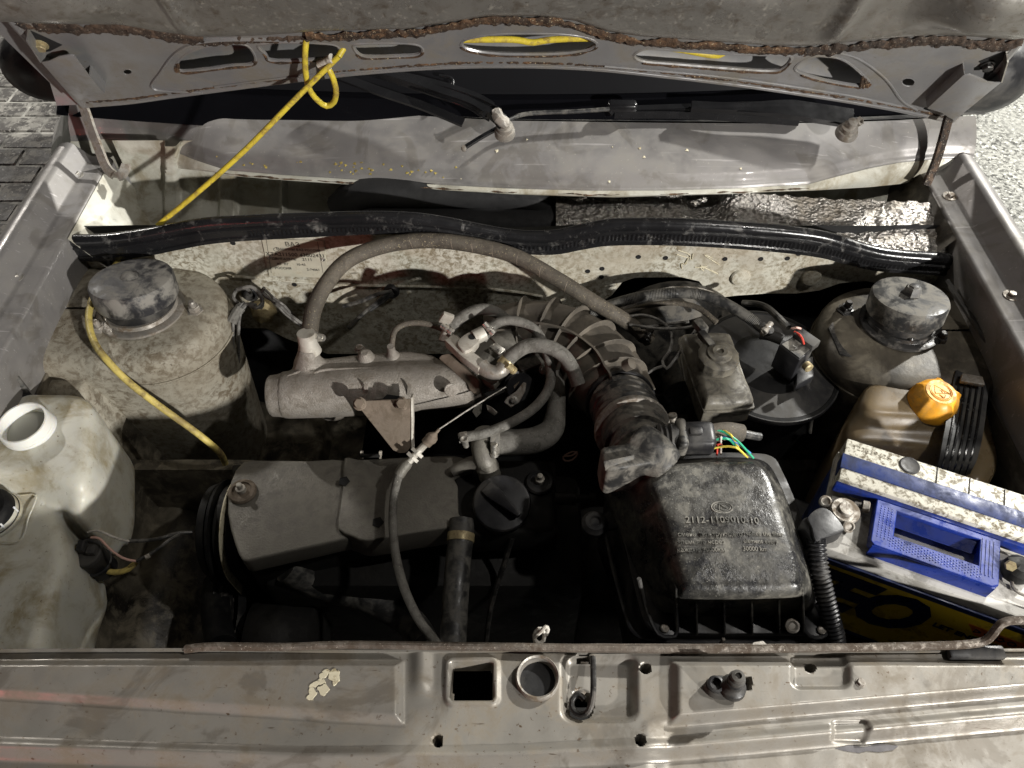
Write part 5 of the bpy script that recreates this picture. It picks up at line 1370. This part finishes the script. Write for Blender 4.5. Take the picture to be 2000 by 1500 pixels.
nk = obj('filler_neck', lathe(nc, (-.03, -.08, 1), [(.0375, -.004), (.0352, .001), (.0342, .004), (.0352, .0065), (.0342, .009), (.0352, .0115), (.0342, .014), (.0340, .0215), (.0330, .0235), (.0306, .0235), (.0298, .022), (.0298, .002)], 48), M['tank_neck'], wt, 40)
obj('fluid_level', lathe(nc + Vector((0, 0, .004)), (-.03, -.08, 1), [(.0298, 0), (.016, .0001), (0, .0002)], 32), M['tank_inside'], nk)
cc2 = P(-12, 1008, .766)
c2_ = obj('filler_cap', lathe(cc2, (0, -.05, 1), [(.034, 0), (.036, .003), (.0335, .005), (.0325, .018), (.031, .022), (.029, .024), (.026, .026), (.024, .0255), (.010, .0255), (.009, .0285), (0, .0285)], 40), M['plastic_matte'], wt)
obj('cap_collar', lathe(cc2, (0, -.05, 1), [(.0365, -.002), (.0365, .003), (.0338, .0045), (.0332, .012)], 40), M['tank_white'], c2_)
for t in (0.1, .9, 1.7, 5.3, 4.6):
    obj('cap_rib', box(cc2 + Vector((.0335 * math.sin(t), -.0335 * math.cos(t), .011)), (.0022, .0022, .012), bev=.0005, seg=1), M['tank_neck'], c2_)
obj('square_panel', tube([P(*q, .7705) for q in [(38, 968), (70, 968), (56, 1010), (38, 1056), (-20, 1056)]], .0012, 6), M['tank_white'], wt)
obj('strap', slab(pts([(-10, 812), (20, 788), (58, 762), (40, 758), (0, 775), (-20, 790)], .802), (0, 0, -.02), .003), M['felt_black'], wt)
pm = thing('washer_pump', P(178, 1075, .70), 'small black washer pump plugged in the side of the white tank', 'pump')
pc = P(180, 1090, .70)
pax = Vector((-.06, -.02, 1))
obj('pump_body', lathe(pc, pax, [(.019, -.035), (.019, -.018), (.021, -.017), (.021, -.013), (.019, -.012), (.020, .010), (.0215, .012), (.0215, .018), (.020, .020), (0, .020)], 28), M['plastic_black'], pm)
obj('pump_plug', [box(pc + Vector((-.004, .004, .025)), (.010, .016, .016), bev=.002), box(pc + Vector((.010, .0, .023)), (.012, .014, .012), bev=.002)], M['plastic_black'], pm)
for mm, l in (('wire_white', [(172, 1040, .735), (190, 1036, .742), (215, 1046, .735), (235, 1054, .725), (252, 1057, .715)]), ('wire_pink', [(178, 1050, .735), (195, 1052, .738), (212, 1070, .73), (240, 1090, .715), (266, 1096, .70)])):
    obj('pump_wire', tube(pts(l), .0017, 8), M[mm], pm)
obj('wire_tail', tube(pts([(252, 1057, .715), (290, 1055, .70), (320, 1050, .70), (345, 1042, .69), (375, 1040, .68)]), .0028, 8), M['hose_black'], pm)
obj('wire_tail', tube(pts([(266, 1096, .70), (300, 1078, .70), (330, 1056, .70), (350, 1044, .69)]), .0024, 8), M['hose_black'], pm)
obj('wire_joint', tube(pts([(284, 1089, .702), (292, 1085, .702)]), .0032, 8), M['wire_white'], pm)
hose('washer_hose', pts([(196, 1112, .68), (225, 1118, .675), (250, 1112, .675), (266, 1098, .675)]), .0042, 'hose_yellow_old', 'short dirty yellow tube stub leaving the washer pump', n=10)
obj('inner_wing_cable', tube(pts([(-5, 690, .83), (14, 705, .83), (30, 735, .825), (52, 764, .80)]), .0045, 8), M['hose_black'], body)

# ================================================================ wiring by the bulkhead
wl = thing('wiring_loom', PB(490, 585, .02), 'tangled grey wiring coming through the bulkhead beside the strut tower', 'wiring')
ws_ = [[(490, 572, .79), (480, 563, .80), (462, 566, .80), (456, 582, .79), (466, 592, .785)], [(505, 576, .79), (514, 590, .785), (510, 602, .78), (500, 598, .785)], [(462, 566, .805), (490, 560, .81), (508, 575, .80), (512, 592, .79), (500, 602, .79), (488, 596, .79)],
       [(500, 596, .79), (482, 594, .79), (465, 608, .78), (452, 620, .77), (440, 622, .76)], [(470, 592, .79), (455, 604, .78), (446, 612, .77), (435, 600, .775)], [(516, 562, .81), (512, 572, .80), (528, 584, .79), (548, 598, .775), (562, 612, .765), (600, 640, .74)],
       [(512, 568, .80), (526, 582, .79), (545, 600, .775), (556, 612, .765), (592, 640, .74)], [(518, 566, .80), (535, 582, .79), (556, 598, .775), (567, 612, .765)], [(478, 590, .79), (466, 606, .78), (460, 640, .75), (460, 700, .69), (456, 740, .65), (440, 800, .60), (425, 850, .56)],
       [(484, 592, .79), (470, 612, .78), (466, 650, .75), (466, 700, .69), (462, 740, .65), (446, 810, .60), (432, 850, .56)], [(474, 592, .79), (458, 612, .78), (455, 650, .75), (455, 720, .68), (446, 770, .63), (430, 830, .58)]]
for i, l in enumerate(ws_):
    obj('wire', tube(pts(l), .0030 if i in (0, 2, 3, 5) else .0024, 8), M['wire_grey'], wl)
obj('tape_wrap', tube(pts([(470, 600, .785), (460, 614, .778), (452, 630, .77)]), .0085, 10), M['hose_dusty'], wl)
obj('foam_plug', lathe(PB(515, 608, .012), (0, -1, .3), [(.020, -.01), (.022, .004), (.015, .014), (0, .018)], 14, ang=lambda t, h: 1 + .14 * math.sin(5 * t + h * 300)), M['zinc_yellow'], wl)
for i, (a, b) in enumerate(((432, 812), (438, 806), (445, 802), (424, 818))):
    obj('wire_sleeve', tube(pts([(a, b, .60), (a - 5, b + 16, .59)]), .0030, 8), M['wire_white'], wl)
w3 = thing('grommet_loom', PB(765, 570, .02), 'pair of dark wires leaving a grommet in the middle of the bulkhead', 'wiring')
for l in ([(766, 568, .785), (752, 578, .78), (735, 592, .77), (712, 610, .755), (680, 640, .72)], [(762, 570, .785), (740, 574, .785), (705, 588, .775), (670, 598, .76)], [(768, 572, .78), (745, 590, .77), (722, 606, .76)]):
    obj('wire', tube(pts(l), .0036, 8), M['hose_black'], w3)

EZ = .05; RS = 1.05
def P(px, py, z): return P_true(px, py, z - EZ)
# ================================================================ brake booster and reservoir
bo = thing('brake_booster', PB(1340, 640, .06), 'round dark brake booster behind the fluid reservoir', 'brake booster')
obj('shell', lathe(Vector((.285, .945, .655)), (0, -1, .12), [(.115, 0), (.118, .02), (.112, .03), (.108, .034), (.09, .055), (.05, .075), (.02, .078), (0, .078)], 44), M['plastic_bellows'], bo)
obj('shell_rim', lathe(Vector((.285, .935, .655)), (0, -1, .12), [(.120, .010), (.123, .014), (.120, .018), (.112, .018)], 44), M['steel_dull'], bo)
obj('servo_neck', lathe(Vector((.285, .875, .665)), (0, -1, .12), [(.03, 0), (.03, .08), (0, .08)], 20), M['steel_black'], bo)
rs_ = thing('brake_reservoir', P(1410, 790, .76), 'smoky grey brake fluid reservoir with ribbed screw cap', 'fluid reservoir')
lipl = smooth_loop([(1326, 668), (1340, 656), (1412, 654), (1430, 668), (1452, 730), (1472, 786), (1464, 799), (1386, 804), (1371, 797), (1350, 740)], 3)
zr = .862
rimp = pts(lipl, zr)
rc = sum(rimp, Vector()) / len(rimp)
def inset(d, dz): return [q + (rc - q).normalized() * d + Vector((0, 0, dz)) for q in rimp]
obj('rim', slab(inset(0, 0), (0, 0, -.0045), .0015), M['reservoir_plastic'], rs_)
us = [inset(.0035, -.001), inset(.0045, .006), inset(.007, .011), inset(.012, .0145), inset(.018, .016)]
obj('upper_shell', loft(us), M['reservoir_plastic'], rs_, 50)
obj('lower_shell', slab(inset(.004, -.0046), (0, 0, -.030), .006, 3), M['reservoir_plastic'], rs_)
cpc = P(1398, 712, zr + .014)
obj('cap_neck', lathe(cpc, (0, -.02, 1), [(.0235, -.006), (.0225, .006)], 32), M['reservoir_plastic'], rs_)
cp = obj('screw_cap', lathe(cpc, (0, -.02, 1), [(.024, .002), (.0268, .004), (.0272, .020), (.025, .0225), (.020, .0235), (.0175, .0235), (.0165, .027), (.012, .028), (.010, .030), (.005, .030), (.004, .027), (0, .027)], 72, ang=lambda t, h: 1 + (.03 if .003 < h < .021 and math.sin(t * 12) > .55 else 0)), M['reservoir_plastic'], rs_, 40)
obj('cap_terminal', [box(P(1380, 664, .900), (.012, .034, .012), Matrix.Rotation(.42, 3, 'Z'), .003), box(P(1368, 638, .900), (.015, .024, .014), Matrix.Rotation(.42, 3, 'Z'), .003)], M['plastic_grime'], rs_)
obj('bottom_spout', lathe(P(1410, 822, .78), (0, 0, 1), [(.006, -.03), (.008, -.01), (.009, .01)], 12), M['cast_light'], rs_)
bw = thing('sensor_wiring', P(1310, 690, .84), 'thin pale wires looping to the brake reservoir cap', 'wiring')
for l in ([(1224, 618, .85), (1260, 616, .86), (1295, 630, .862), (1312, 655, .856), (1308, 685, .85), (1294, 705, .845), (1302, 720, .846), (1318, 702, .852), (1335, 678, .86), (1362, 640, .88)], [(1230, 634, .85), (1290, 642, .86), (1340, 640, .87), (1362, 634, .884)], [(1252, 640, .85), (1300, 634, .856), (1345, 628, .872)],
          [(1246, 760, .83), (1258, 735, .836), (1280, 720, .84), (1296, 715, .844)], [(1248, 745, .83), (1270, 770, .82), (1280, 800, .81), (1292, 830, .80)]):
    obj('wire', tube(pts(l), .0022, 8), M['wire_grey'], bw)

# ================================================================ charcoal canister with valve
cn = thing('charcoal_canister', P(1495, 720, .60), 'large round black canister lid with raised rim beside the brake reservoir', 'canister')
co = P(1500, 712, .800)
obj('canister_lid', lathe(co, (.05, -.04, 1), [(.100, -.010), (.1065, -.008), (.1075, -.002), (.1055, .003), (.101, .0038), (.098, .002), (.094, .0015), (.060, .002), (.056, .0035), (0, .0035)], 64), M['plastic_matte'], cn)
obj('lid_rim', lathe(co, (.05, -.04, 1), [(.1045, .0030), (.1072, .0026), (.1084, -.001), (.1078, -.006), (.1062, -.0085)], 64), M['plastic_black'], cn)
obj('canister_body', lathe(co, (0, 0, 1), [(.085, -.20), (.092, -.012)], 40), M['plastic_matte'], cn)
obj('mount_bracket', slab([P(1508, 790, .775), P(1592, 776, .775), P(1585, 845, .735), P(1560, 852, .725), P(1510, 835, .735)], Vector((0, .006, -.004)), .001), M['plastic_matte'], cn)
for x_ in (1508, 1590):
    obj('bracket_edge', tube([P(x_, 784, .782), P(x_ - (x_ - 1548) * .2, 846, .735)], .003, 8), M['plastic_grime'], cn)
vl = thing('purge_valve', P(1550, 735, .805), 'small black box valve with red wires standing on the canister lid', 'valve')
vx = (P(1590, 690, .855) - P(1555, 705, .855)).normalized()
vt = [(1521, 672), (1549, 656), (1590, 680), (1562, 704)]
obj('valve_box', slab(pts(vt, .865), (0, 0, -.052), .003), M['plastic_black'], vl)
obj('valve_cover_plate', slab([p_.lerp(sum(pts(vt, .8655), Vector()) / 4, .14) for p_ in pts(vt, .8655)], (0, 0, .0010), .0004, 1), M['plastic_grime'], vl)
obj('front_foot', slab(pts([(1556, 712), (1588, 694), (1590, 735), (1575, 742), (1556, 752)], .825), (0, 0, -.018), .002), M['plastic_black'], vl)
obj('nozzle_tip', lathe(P(1577, 716, .848), (.35, -.9, .1), [(.007, -.004), (.007, .004), (.005, .0055), (0, .0055)], 14), M['zinc_yellow'], vl)
obj('side_connector', [box(P(1574, 664, .868), (.020, .036, .014), Matrix.Rotation(.7, 3, 'Z'), .002)], M['plastic_black'], vl)
for l, mm in (([(1552, 648, .87), (1562, 654, .878), (1568, 664, .876)], 'wire_red'), ([(1546, 642, .87), (1556, 640, .878), (1564, 642, .876)], 'wire_pink'), ([(1556, 650, .87), (1566, 660, .88), (1570, 672, .872)], 'wire_red')):
    obj('lead', tube(pts(l), .0016, 8), M[mm], vl)
obj('loom', tube(pts([(1540, 640, .865), (1520, 620, .862), (1500, 602, .858), (1480, 594, .85), (1450, 592, .84)]), .0050, 10), M['hose_black'], vl)
obj('port', [tube(pts([(1528, 664, .845), (1505, 655, .845), (1485, 652, .842)]), .0085, 14), lathe(P(1500, 650, .85), (0, -.3, 1), [(.006, 0), (.006, .010), (.004, .012), (0, .012)], 12)], M['plastic_black'], vl)
hp = thing('heater_hose', PB(1160, 612), 'black braided hose arching over the brake booster toward the valve box', 'hose')
hh = pts([(1140, 618, .81), (1180, 600, .83), (1240, 582, .85), (1300, 573, .862), (1360, 574, .868), (1410, 590, .866), (1455, 616, .86), (1495, 645, .852)])
obj('tube', tube(hh, lambda s, f: .0085 + .0004 * math.sin(s * 2600), 14, step=.0012), M['hose_black'], hp, 60)
clamp(hh[-1], dirn(hh, 7), .0088, hp, .008, 'steel_dull', (0, -.4, 1))
hose('heater_hose', pts([(1150, 650, .80), (1220, 610, .82), (1300, 592, .83), (1360, 600, .835), (1400, 630, .83)]), .0045, 'hose_brown', 'thin brown pipe curving in front of the brake booster', n=12)

P = P_true; RS = 1.0
# ================================================================ coolant tank
ct = thing('coolant_tank', P(1780, 860, .55), 'murky amber coolant tank with orange cap behind the battery', 'coolant tank')
G = [slab(pts([(1694, 742), (1730, 730), (1880, 738), (1925, 760), (1936, 800), (1900, 822), (1700, 812), (1674, 790)], .790), (0, 0, -.22), .022, 3),
     slab(pts([(1676, 775), (1890, 800), (1915, 860), (1860, 880), (1660, 862), (1650, 830)], .768), (0, 0, -.20), .020, 3),
     slab(pts([(1650, 830), (1880, 850), (1900, 930), (1620, 930), (1628, 880)], .738), (0, 0, -.18), .018, 3),
     slab(pts([(1890, 770), (1935, 775), (1952, 850), (1965, 900), (1930, 960), (1880, 940)], .765), (0, 0, -.20), .020, 3)]
fuse(obj('tank_shell', G, M['tank_amber'], ct), .006, 26)
obj('level_line', tube(pts([(1718, 788, .787), (1760, 800, .786), (1800, 812, .785), (1842, 828, .783)]), .0012, 6), M['wire_pink'], ct)
kc = P(1818, 790, .785)
kax = Vector((.02, -.05, 1))
ocap = obj('filler_cap', lathe(kc, kax, [(.0345, -.004), (.0350, .004), (.0335, .012), (.029, .024), (.0235, .030), (.0215, .0315), (0, .0318)], 54, ang=lambda t, h: 1 + (.18 * max(0, math.cos(t * 5)) ** 6 * sm(.008, .026, h))), M['cap_orange'], ct, 45, 'orange ribbed pressure cap')
kx, ky, kz = frame(kax)
kt = kc + kz * .0325
e1 = (P(1870, 758, .815) - P(1790, 745, .815)).normalized(); e2 = Vector((0, 0, 1)).cross(e1)
obj('cap_top', lathe(kc, kax, [(.0208, .031), (.0208, .0325), (0, .0328)], 36), M['cap_orange_worn'], ocap)
def capline(l, r=.0008): return obj('embossed_mark', tube([kt + e1 * a * .0155 + e2 * b * .0155 + kz * .0004 for a, b in l], r, 6, smooth_path=False), M['cap_orange'], ocap)
capline([(math.cos(t), math.sin(t)) for t in [2 * math.pi * i / 32 for i in range(33)]])
capline([(math.cos(t) * .86, math.sin(t) * .86) for t in [2 * math.pi * i / 32 for i in range(33)]], .0005)
capline([(-.55, .65), (.75, -.10), (-.55, -.35), (-.55, .65)])
capline([(-.15, .20), (.1, -.1), (.05, .3), (.35, -.05)], .0006)
capline([(-.2, -.4), (.2, -.8), (.35, -.35)], .0006)
stp = thing('tank_strap', P(1890, 840, .78), 'black ribbed rubber strap wrapped over the amber coolant tank', 'strap')
sp_ = [P(1900, 738, .800), P(1896, 752, .798), P(1890, 790, .793), P(1880, 850, .790), P(1868, 900, .778), P(1856, 930, .752), P(1850, 950, .71)]
obj('band', strap(sp_, (1, 0, 0), .050, .004), M['rubber_black'], stp)
for k_ in range(5):
    dx = Vector((-.018 + .009 * k_, 0, .0026))
    obj('strap_rib', tube([q + dx for q in sp_[1:]], .0020, 6), M['rubber_wet'], stp)
obj('strap_end', slab(pts([(1880, 728), (1920, 735), (1925, 752), (1876, 744)], .812), (0, 0, -.006), .0015), M['steel_dull'], stp)
obj('hose_nozzle', [tube(pts([(1945, 815, .76), (1965, 800, .775), (1968, 785, .785)]), .008, 12)], M['steel_dull'], ct)
hose('coolant_hose', pts([(1955, 820, .75), (1980, 850, .74), (2040, 880, .72)]), .020, 'hose_black', 'black hose end leaving the side of the coolant tank')
hose('coolant_hose', pts([(1880, 560, .82), (1930, 640, .80), (1985, 730, .77), (2040, 800, .73)]), .011, 'hose_black', 'black pipe running along the oily shaded inner wing behind the strut cap')
for q in ((1855, 560), (1850, 548)):
    obj('wing_cable', tube([P(q[0], q[1], .83), P(q[0] + 60, q[1] + 90, .822), P(q[0] + 130, q[1] + 190, .81)], .0035, 8), M['rubber_black'], body)

# ================================================================ battery
BX = Vector((.9157, -.402, 0)).normalized(); BYv = Vector((.402, .9157, 0)).normalized()
B0 = P(1600, 1062, .842)
def bt(a, b, z): return B0 + BX * a + BYv * b + Vector((0, 0, z))
bat = thing('battery', bt(.12, .08, -.19), 'dirty white and blue car battery with blue carry handle and yellow label', 'battery')
def bbox(a0, a1, b0, b1, z0, z1, m, name, parent=None, bev=.002, lab=None):
    rot = Matrix([BX, BYv, Vector((0, 0, 1))]).transposed()
    return obj(name, box(bt((a0 + a1) / 2, (b0 + b1) / 2, (z0 + z1) / 2), (a1 - a0, b1 - b0, z1 - z0), rot, bev, 2), M[m], parent or bat, 30, lab)
LB = .262
bbox(.002, LB - .002, .003, .148, -.195, -.022, 'blue_dirty', 'case', bev=.004)
ld = bbox(0, LB, 0, .150, -.024, -.004, 'ledge_grey', 'lid_ledge', bev=.003)
bbox(-.001, LB + .001, -.0035, .004, -.031, -.021, 'blue_dirty', 'lid_edge', bev=.001)
bbox(.004, LB - .004, .014, .080, -.006, -.0025, 'ledge_grey', 'terminal_deck', bev=.001)
blk = bbox(.002, LB, .084, .151, -.005, .026, 'white_plastic_dirty', 'vent_block', bev=.003)
bbox(.0005, LB + .0005, .1010, .1235, .006, .0275, 'blue_dirty', 'blue_stripe', blk, .0008)
bbox(.0005, LB + .0005, .078, .0845, .004, .020, 'blue_plastic', 'stripe_edge', blk, .002)
obj('vent_cap', lathe(bt(.080, .138, .0245), (0, 0, 1), [(.0125, 0), (.0125, .0028), (.011, .0034), (.009, .0028), (0, .0028)], 28), M['plastic_black'], blk)
for a in (.112, .150, .190):
    bbox(a, a + .0012, .125, .149, .024, .0272, 'wing_paint_oily_shade', 'moulding_line', blk, .0002)
# faint stamped digits on the lid
obj('stamped_code', text_geo('122639425', .0095, plane_map(bt(.034, .139, .0265), BX, BYv), .0002, spacing=1.1), M['wing_paint'], blk, 0)
# handle
hd = thing('carry_handle', bt(.13, .05, 0), 'blue plastic folding carry handle lying on the battery', 'handle')
A0, A1, Bf, Bb = .052, .190, .013, .076
hloop = [(A0 + .004, Bf), (A1 - .006, Bf), (A1, Bf + .004), (A1, Bb), (A0, Bb), (A0, Bf + .004)]
hin = [(A0 + .022, Bf + .019), (A1 - .020, Bf + .019), (A1 - .020, Bb - .006), (A0 + .022, Bb - .006)]
hm = lambda c: bt(c[0], c[1], .012 + (c[2] if len(c) > 2 else 0))
gr = obj('handle_frame', curve_geo([hloop, hin[::-1]], hm, .0065, .0012), M['blue_plastic'], hd, 30)
obj('handle_front', strap([bt(A0 + .002, Bf - .001, .006), bt(A1 - .002, Bf - .001, .006)], (0, 0, 1), .024, .003), M['blue_plastic'], hd)
obj('handle_well', curve_geo([[(A0 + .020, Bb - .022), (A1 - .02, Bb - .022), (A1 - .02, Bb - .003), (A0 + .020, Bb - .003)]], lambda c: bt(c[0], c[1], .002 + .45 * (c[1] - Bb + .034)), .0008, 0), M['blue_plastic'], hd)
dots = []
for i in range(38):
    for j in range(4):
        a = A0 + .020 + i * .0032; b = Bf + .004 + j * .0036 + (.0018 if i % 2 else 0)
        if a < A1 - .018: dots.append(lathe(bt(a, b, .0195), (0, 0, 1), [(.0011, 0), (.0006, .0008), (0, .0009)], 6))
for i in range(20):
    for j in range(4):
        b = Bf + .012 + i * .0034
        if b < Bb - .004: dots.append(lathe(bt(A0 + .005 + j * .0042, b, .0195), (0, 0, 1), [(.0011, 0), (.0006, .0008), (0, .0009)], 6))
tag(obj('grip_dots', dots, M['blue_plastic'], gr, 50), kind='stuff')
for j in range(4):
    obj('grip_rib', strap([bt(A1 - .018 + j * .0042, Bf + .010, .0198), bt(A1 - .018 + j * .0042, Bb - .004, .0198)], (1, 0, 0), .0016, .0012), M['blue_plastic'], gr)
# label on the front face
lab = bbox(.004, LB - .004, -.0015, .003, -.175, -.032, 'label_yellow', 'front_label', bev=.0004)
fm = lambda a, z: plane_map(bt(a, -.0025, z), BX, Vector((0, 0, 1)))
tv, tf = text_geo('TEO', .120, lambda c: Vector(c), .0004, shear=.35, bold=.006)
x0_, x1_ = min(q.x for q in tv), max(q.x for q in tv)
tmp_ = fm(0, -.092)
obj('label_text', ([tmp_((-.012 + (q.x - x0_) / (x1_ - x0_) * .166, q.y, q.z)) for q in tv], tf), M['label_navy'], lab, 0)
obj('label_text', text_geo('LET ENERGY', .0135, fm(.200, -.080), .0003, bold=.0004), M['label_navy'], lab, 0)
obj('label_text', text_geo('UNIT', .010, fm(.235, -.104), .0003), M['label_navy'], lab, 0)
obj('label_patch', slab([bt(.190, -.0022, -.050), bt(.256, -.0022, -.050), bt(.256, -.0022, -.070), bt(.205, -.0022, -.070)], -BYv * .0006, 0, 1), M['label_orange'], lab)
for i in range(4):
    obj('label_symbol', tube([bt(.203 + i * .013 + .0045 * math.cos(t), -.0032, -.059 + .0045 * math.sin(t)) for t in [2 * math.pi * k_ / (3 + i) for k_ in range(4 + i)]], .0008, 5, smooth_path=False), M['label_navy'], lab)
obj('label_flash', slab([bt(.004, -.0022, -.052), bt(.045, -.0022, -.046), bt(.043, -.0022, -.056), bt(.004, -.0022, -.062)], -BYv * .0006, 0, 1), M['label_red'], lab)
# terminals and clamps
tm = thing('terminal_clamp', P(1650, 1000, .85), 'tarnished battery terminal clamp with black boot', 'battery clamp')
tp = P(1652, 996, .858)
obj('post', lathe(tp, (0, 0, 1), [(.0105, -.016), (.0095, .003), (.0085, .0045), (0, .0045)], 24), M['steel_dull'], tm)
obj('clamp_ring', lathe(tp, (0, 0, 1), [(.0105, -.012), (.0170, -.012), (.0175, -.010), (.0175, -.001), (.0165, .0005), (.0108, .0005)], 28), M['steel_dull'], tm)
obj('clamp_ear', slab(pts([(1625, 990), (1638, 984), (1650, 1012), (1664, 1020), (1662, 1034), (1646, 1030), (1630, 1010)], .852), (0, 0, -.008), .0015), M['steel_dull'], tm)
for q, ax in (((1612, 980), (-.2, -.3, 1)), ((1656, 1028), (0, -.6, .8)), ((1692, 990), (.9, -.35, .2))):
    c = P(q[0], q[1], .853)
    obj('clamp_bolt', lathe(c, ax, [(.0075, -.004), (.0075, .003), (.0055, .004), (.004, .002), (0, .002)], 14), M['steel_dull'], tm)
obj('bolt_shank', tube(pts([(1668, 984, .852), (1692, 990, .853)]), .004, 10), M['steel_black'], tm)
obj('boot', slab(pts(smooth_loop([(1578, 1010), (1600, 992), (1622, 998), (1648, 1030), (1640, 1040), (1602, 1052), (1592, 1055), (1586, 1030)], 3), .862), (0, 0, -.030), .006, 3), M['plastic_black'], tm)
obj('boot_lead', slab(pts([(1566, 1012), (1584, 1004), (1602, 1030), (1604, 1056), (1586, 1058)], .858), (0, 0, -.03), .005), M['plastic_black'], tm)
cable_pts = pts([(1594, 1046, .850), (1596, 1080, .842), (1602, 1120, .832), (1612, 1165, .815), (1622, 1205, .798), (1630, 1235, .782), (1634, 1262, .765)])
cd = thing('battery_cable', cable_pts[0], 'black corrugated conduit from the battery clamp down beside the air box', 'cable')
obj('conduit', tube(cable_pts, lambda s, f: .0105 + .0013 * math.sin(s * 2 * math.pi / .0052), 16, step=.0007), M['plastic_black'], cd, 70)
obj('tape_end', tube([cable_pts[0], cable_pts[0].lerp(cable_pts[1], .5)], .0118, 14), M['rubber_wet'], cd)
t2 = thing('terminal_clamp', P(1985, 1110, .85), 'greasy black terminal clamp with bent wire on the battery corner', 'battery clamp')
obj('clamp_body', [lathe(P(1988, 1112, .850), (0, 0, 1), [(.014, -.012), (.017, -.004), (.016, .006), (.010, .012), (0, .013)], 18), box(P(1978, 1098, .862), (.014, .010, .010), bev=.002)], M['engine_dark'], t2)
obj('clamp_nut', lathe(P(1972, 1104, .864), (-.3, -.6, .8), [(.006, 0), (.006, .006), (0, .006)], 6), M['zinc_yellow'], t2)
obj('wire_loop', tube(pts([(1976, 1130, .845), (1978, 1146, .845), (1990, 1158, .845), (2012, 1166, .845)]), .002, 8), M['steel_dull'], t2)
obj('battery_tray', box(bt(.13, .085, -.205), (.30, .22, .012), Matrix([BX, BYv, Vector((0, 0, 1))]).transposed(), .003), M['engine_dark'], body)
# small parts deep in the bay
sc = thing('cable_clip', P(1115, 895, .70), 'small bent wire clip lying in the dark beside the oil cap', 'clip')
obj('clip_wire', tube(pts([(1102, 890, .72), (1118, 882, .724), (1128, 886, .722), (1118, 898, .72), (1104, 900, .72), (1100, 892, .72), (1116, 890, .724), (1128, 882, .726)]), .0014, 6), M['wire_pink'], sc)
obj('speed_sensor', lathe(P(1110, 974, .70), (1, 0, 0), [(.010, -.02), (.010, .01), (.006, .011), (.006, .03), (.008, .031), (.008, .04)], 14), M['engine_dark'], eng)
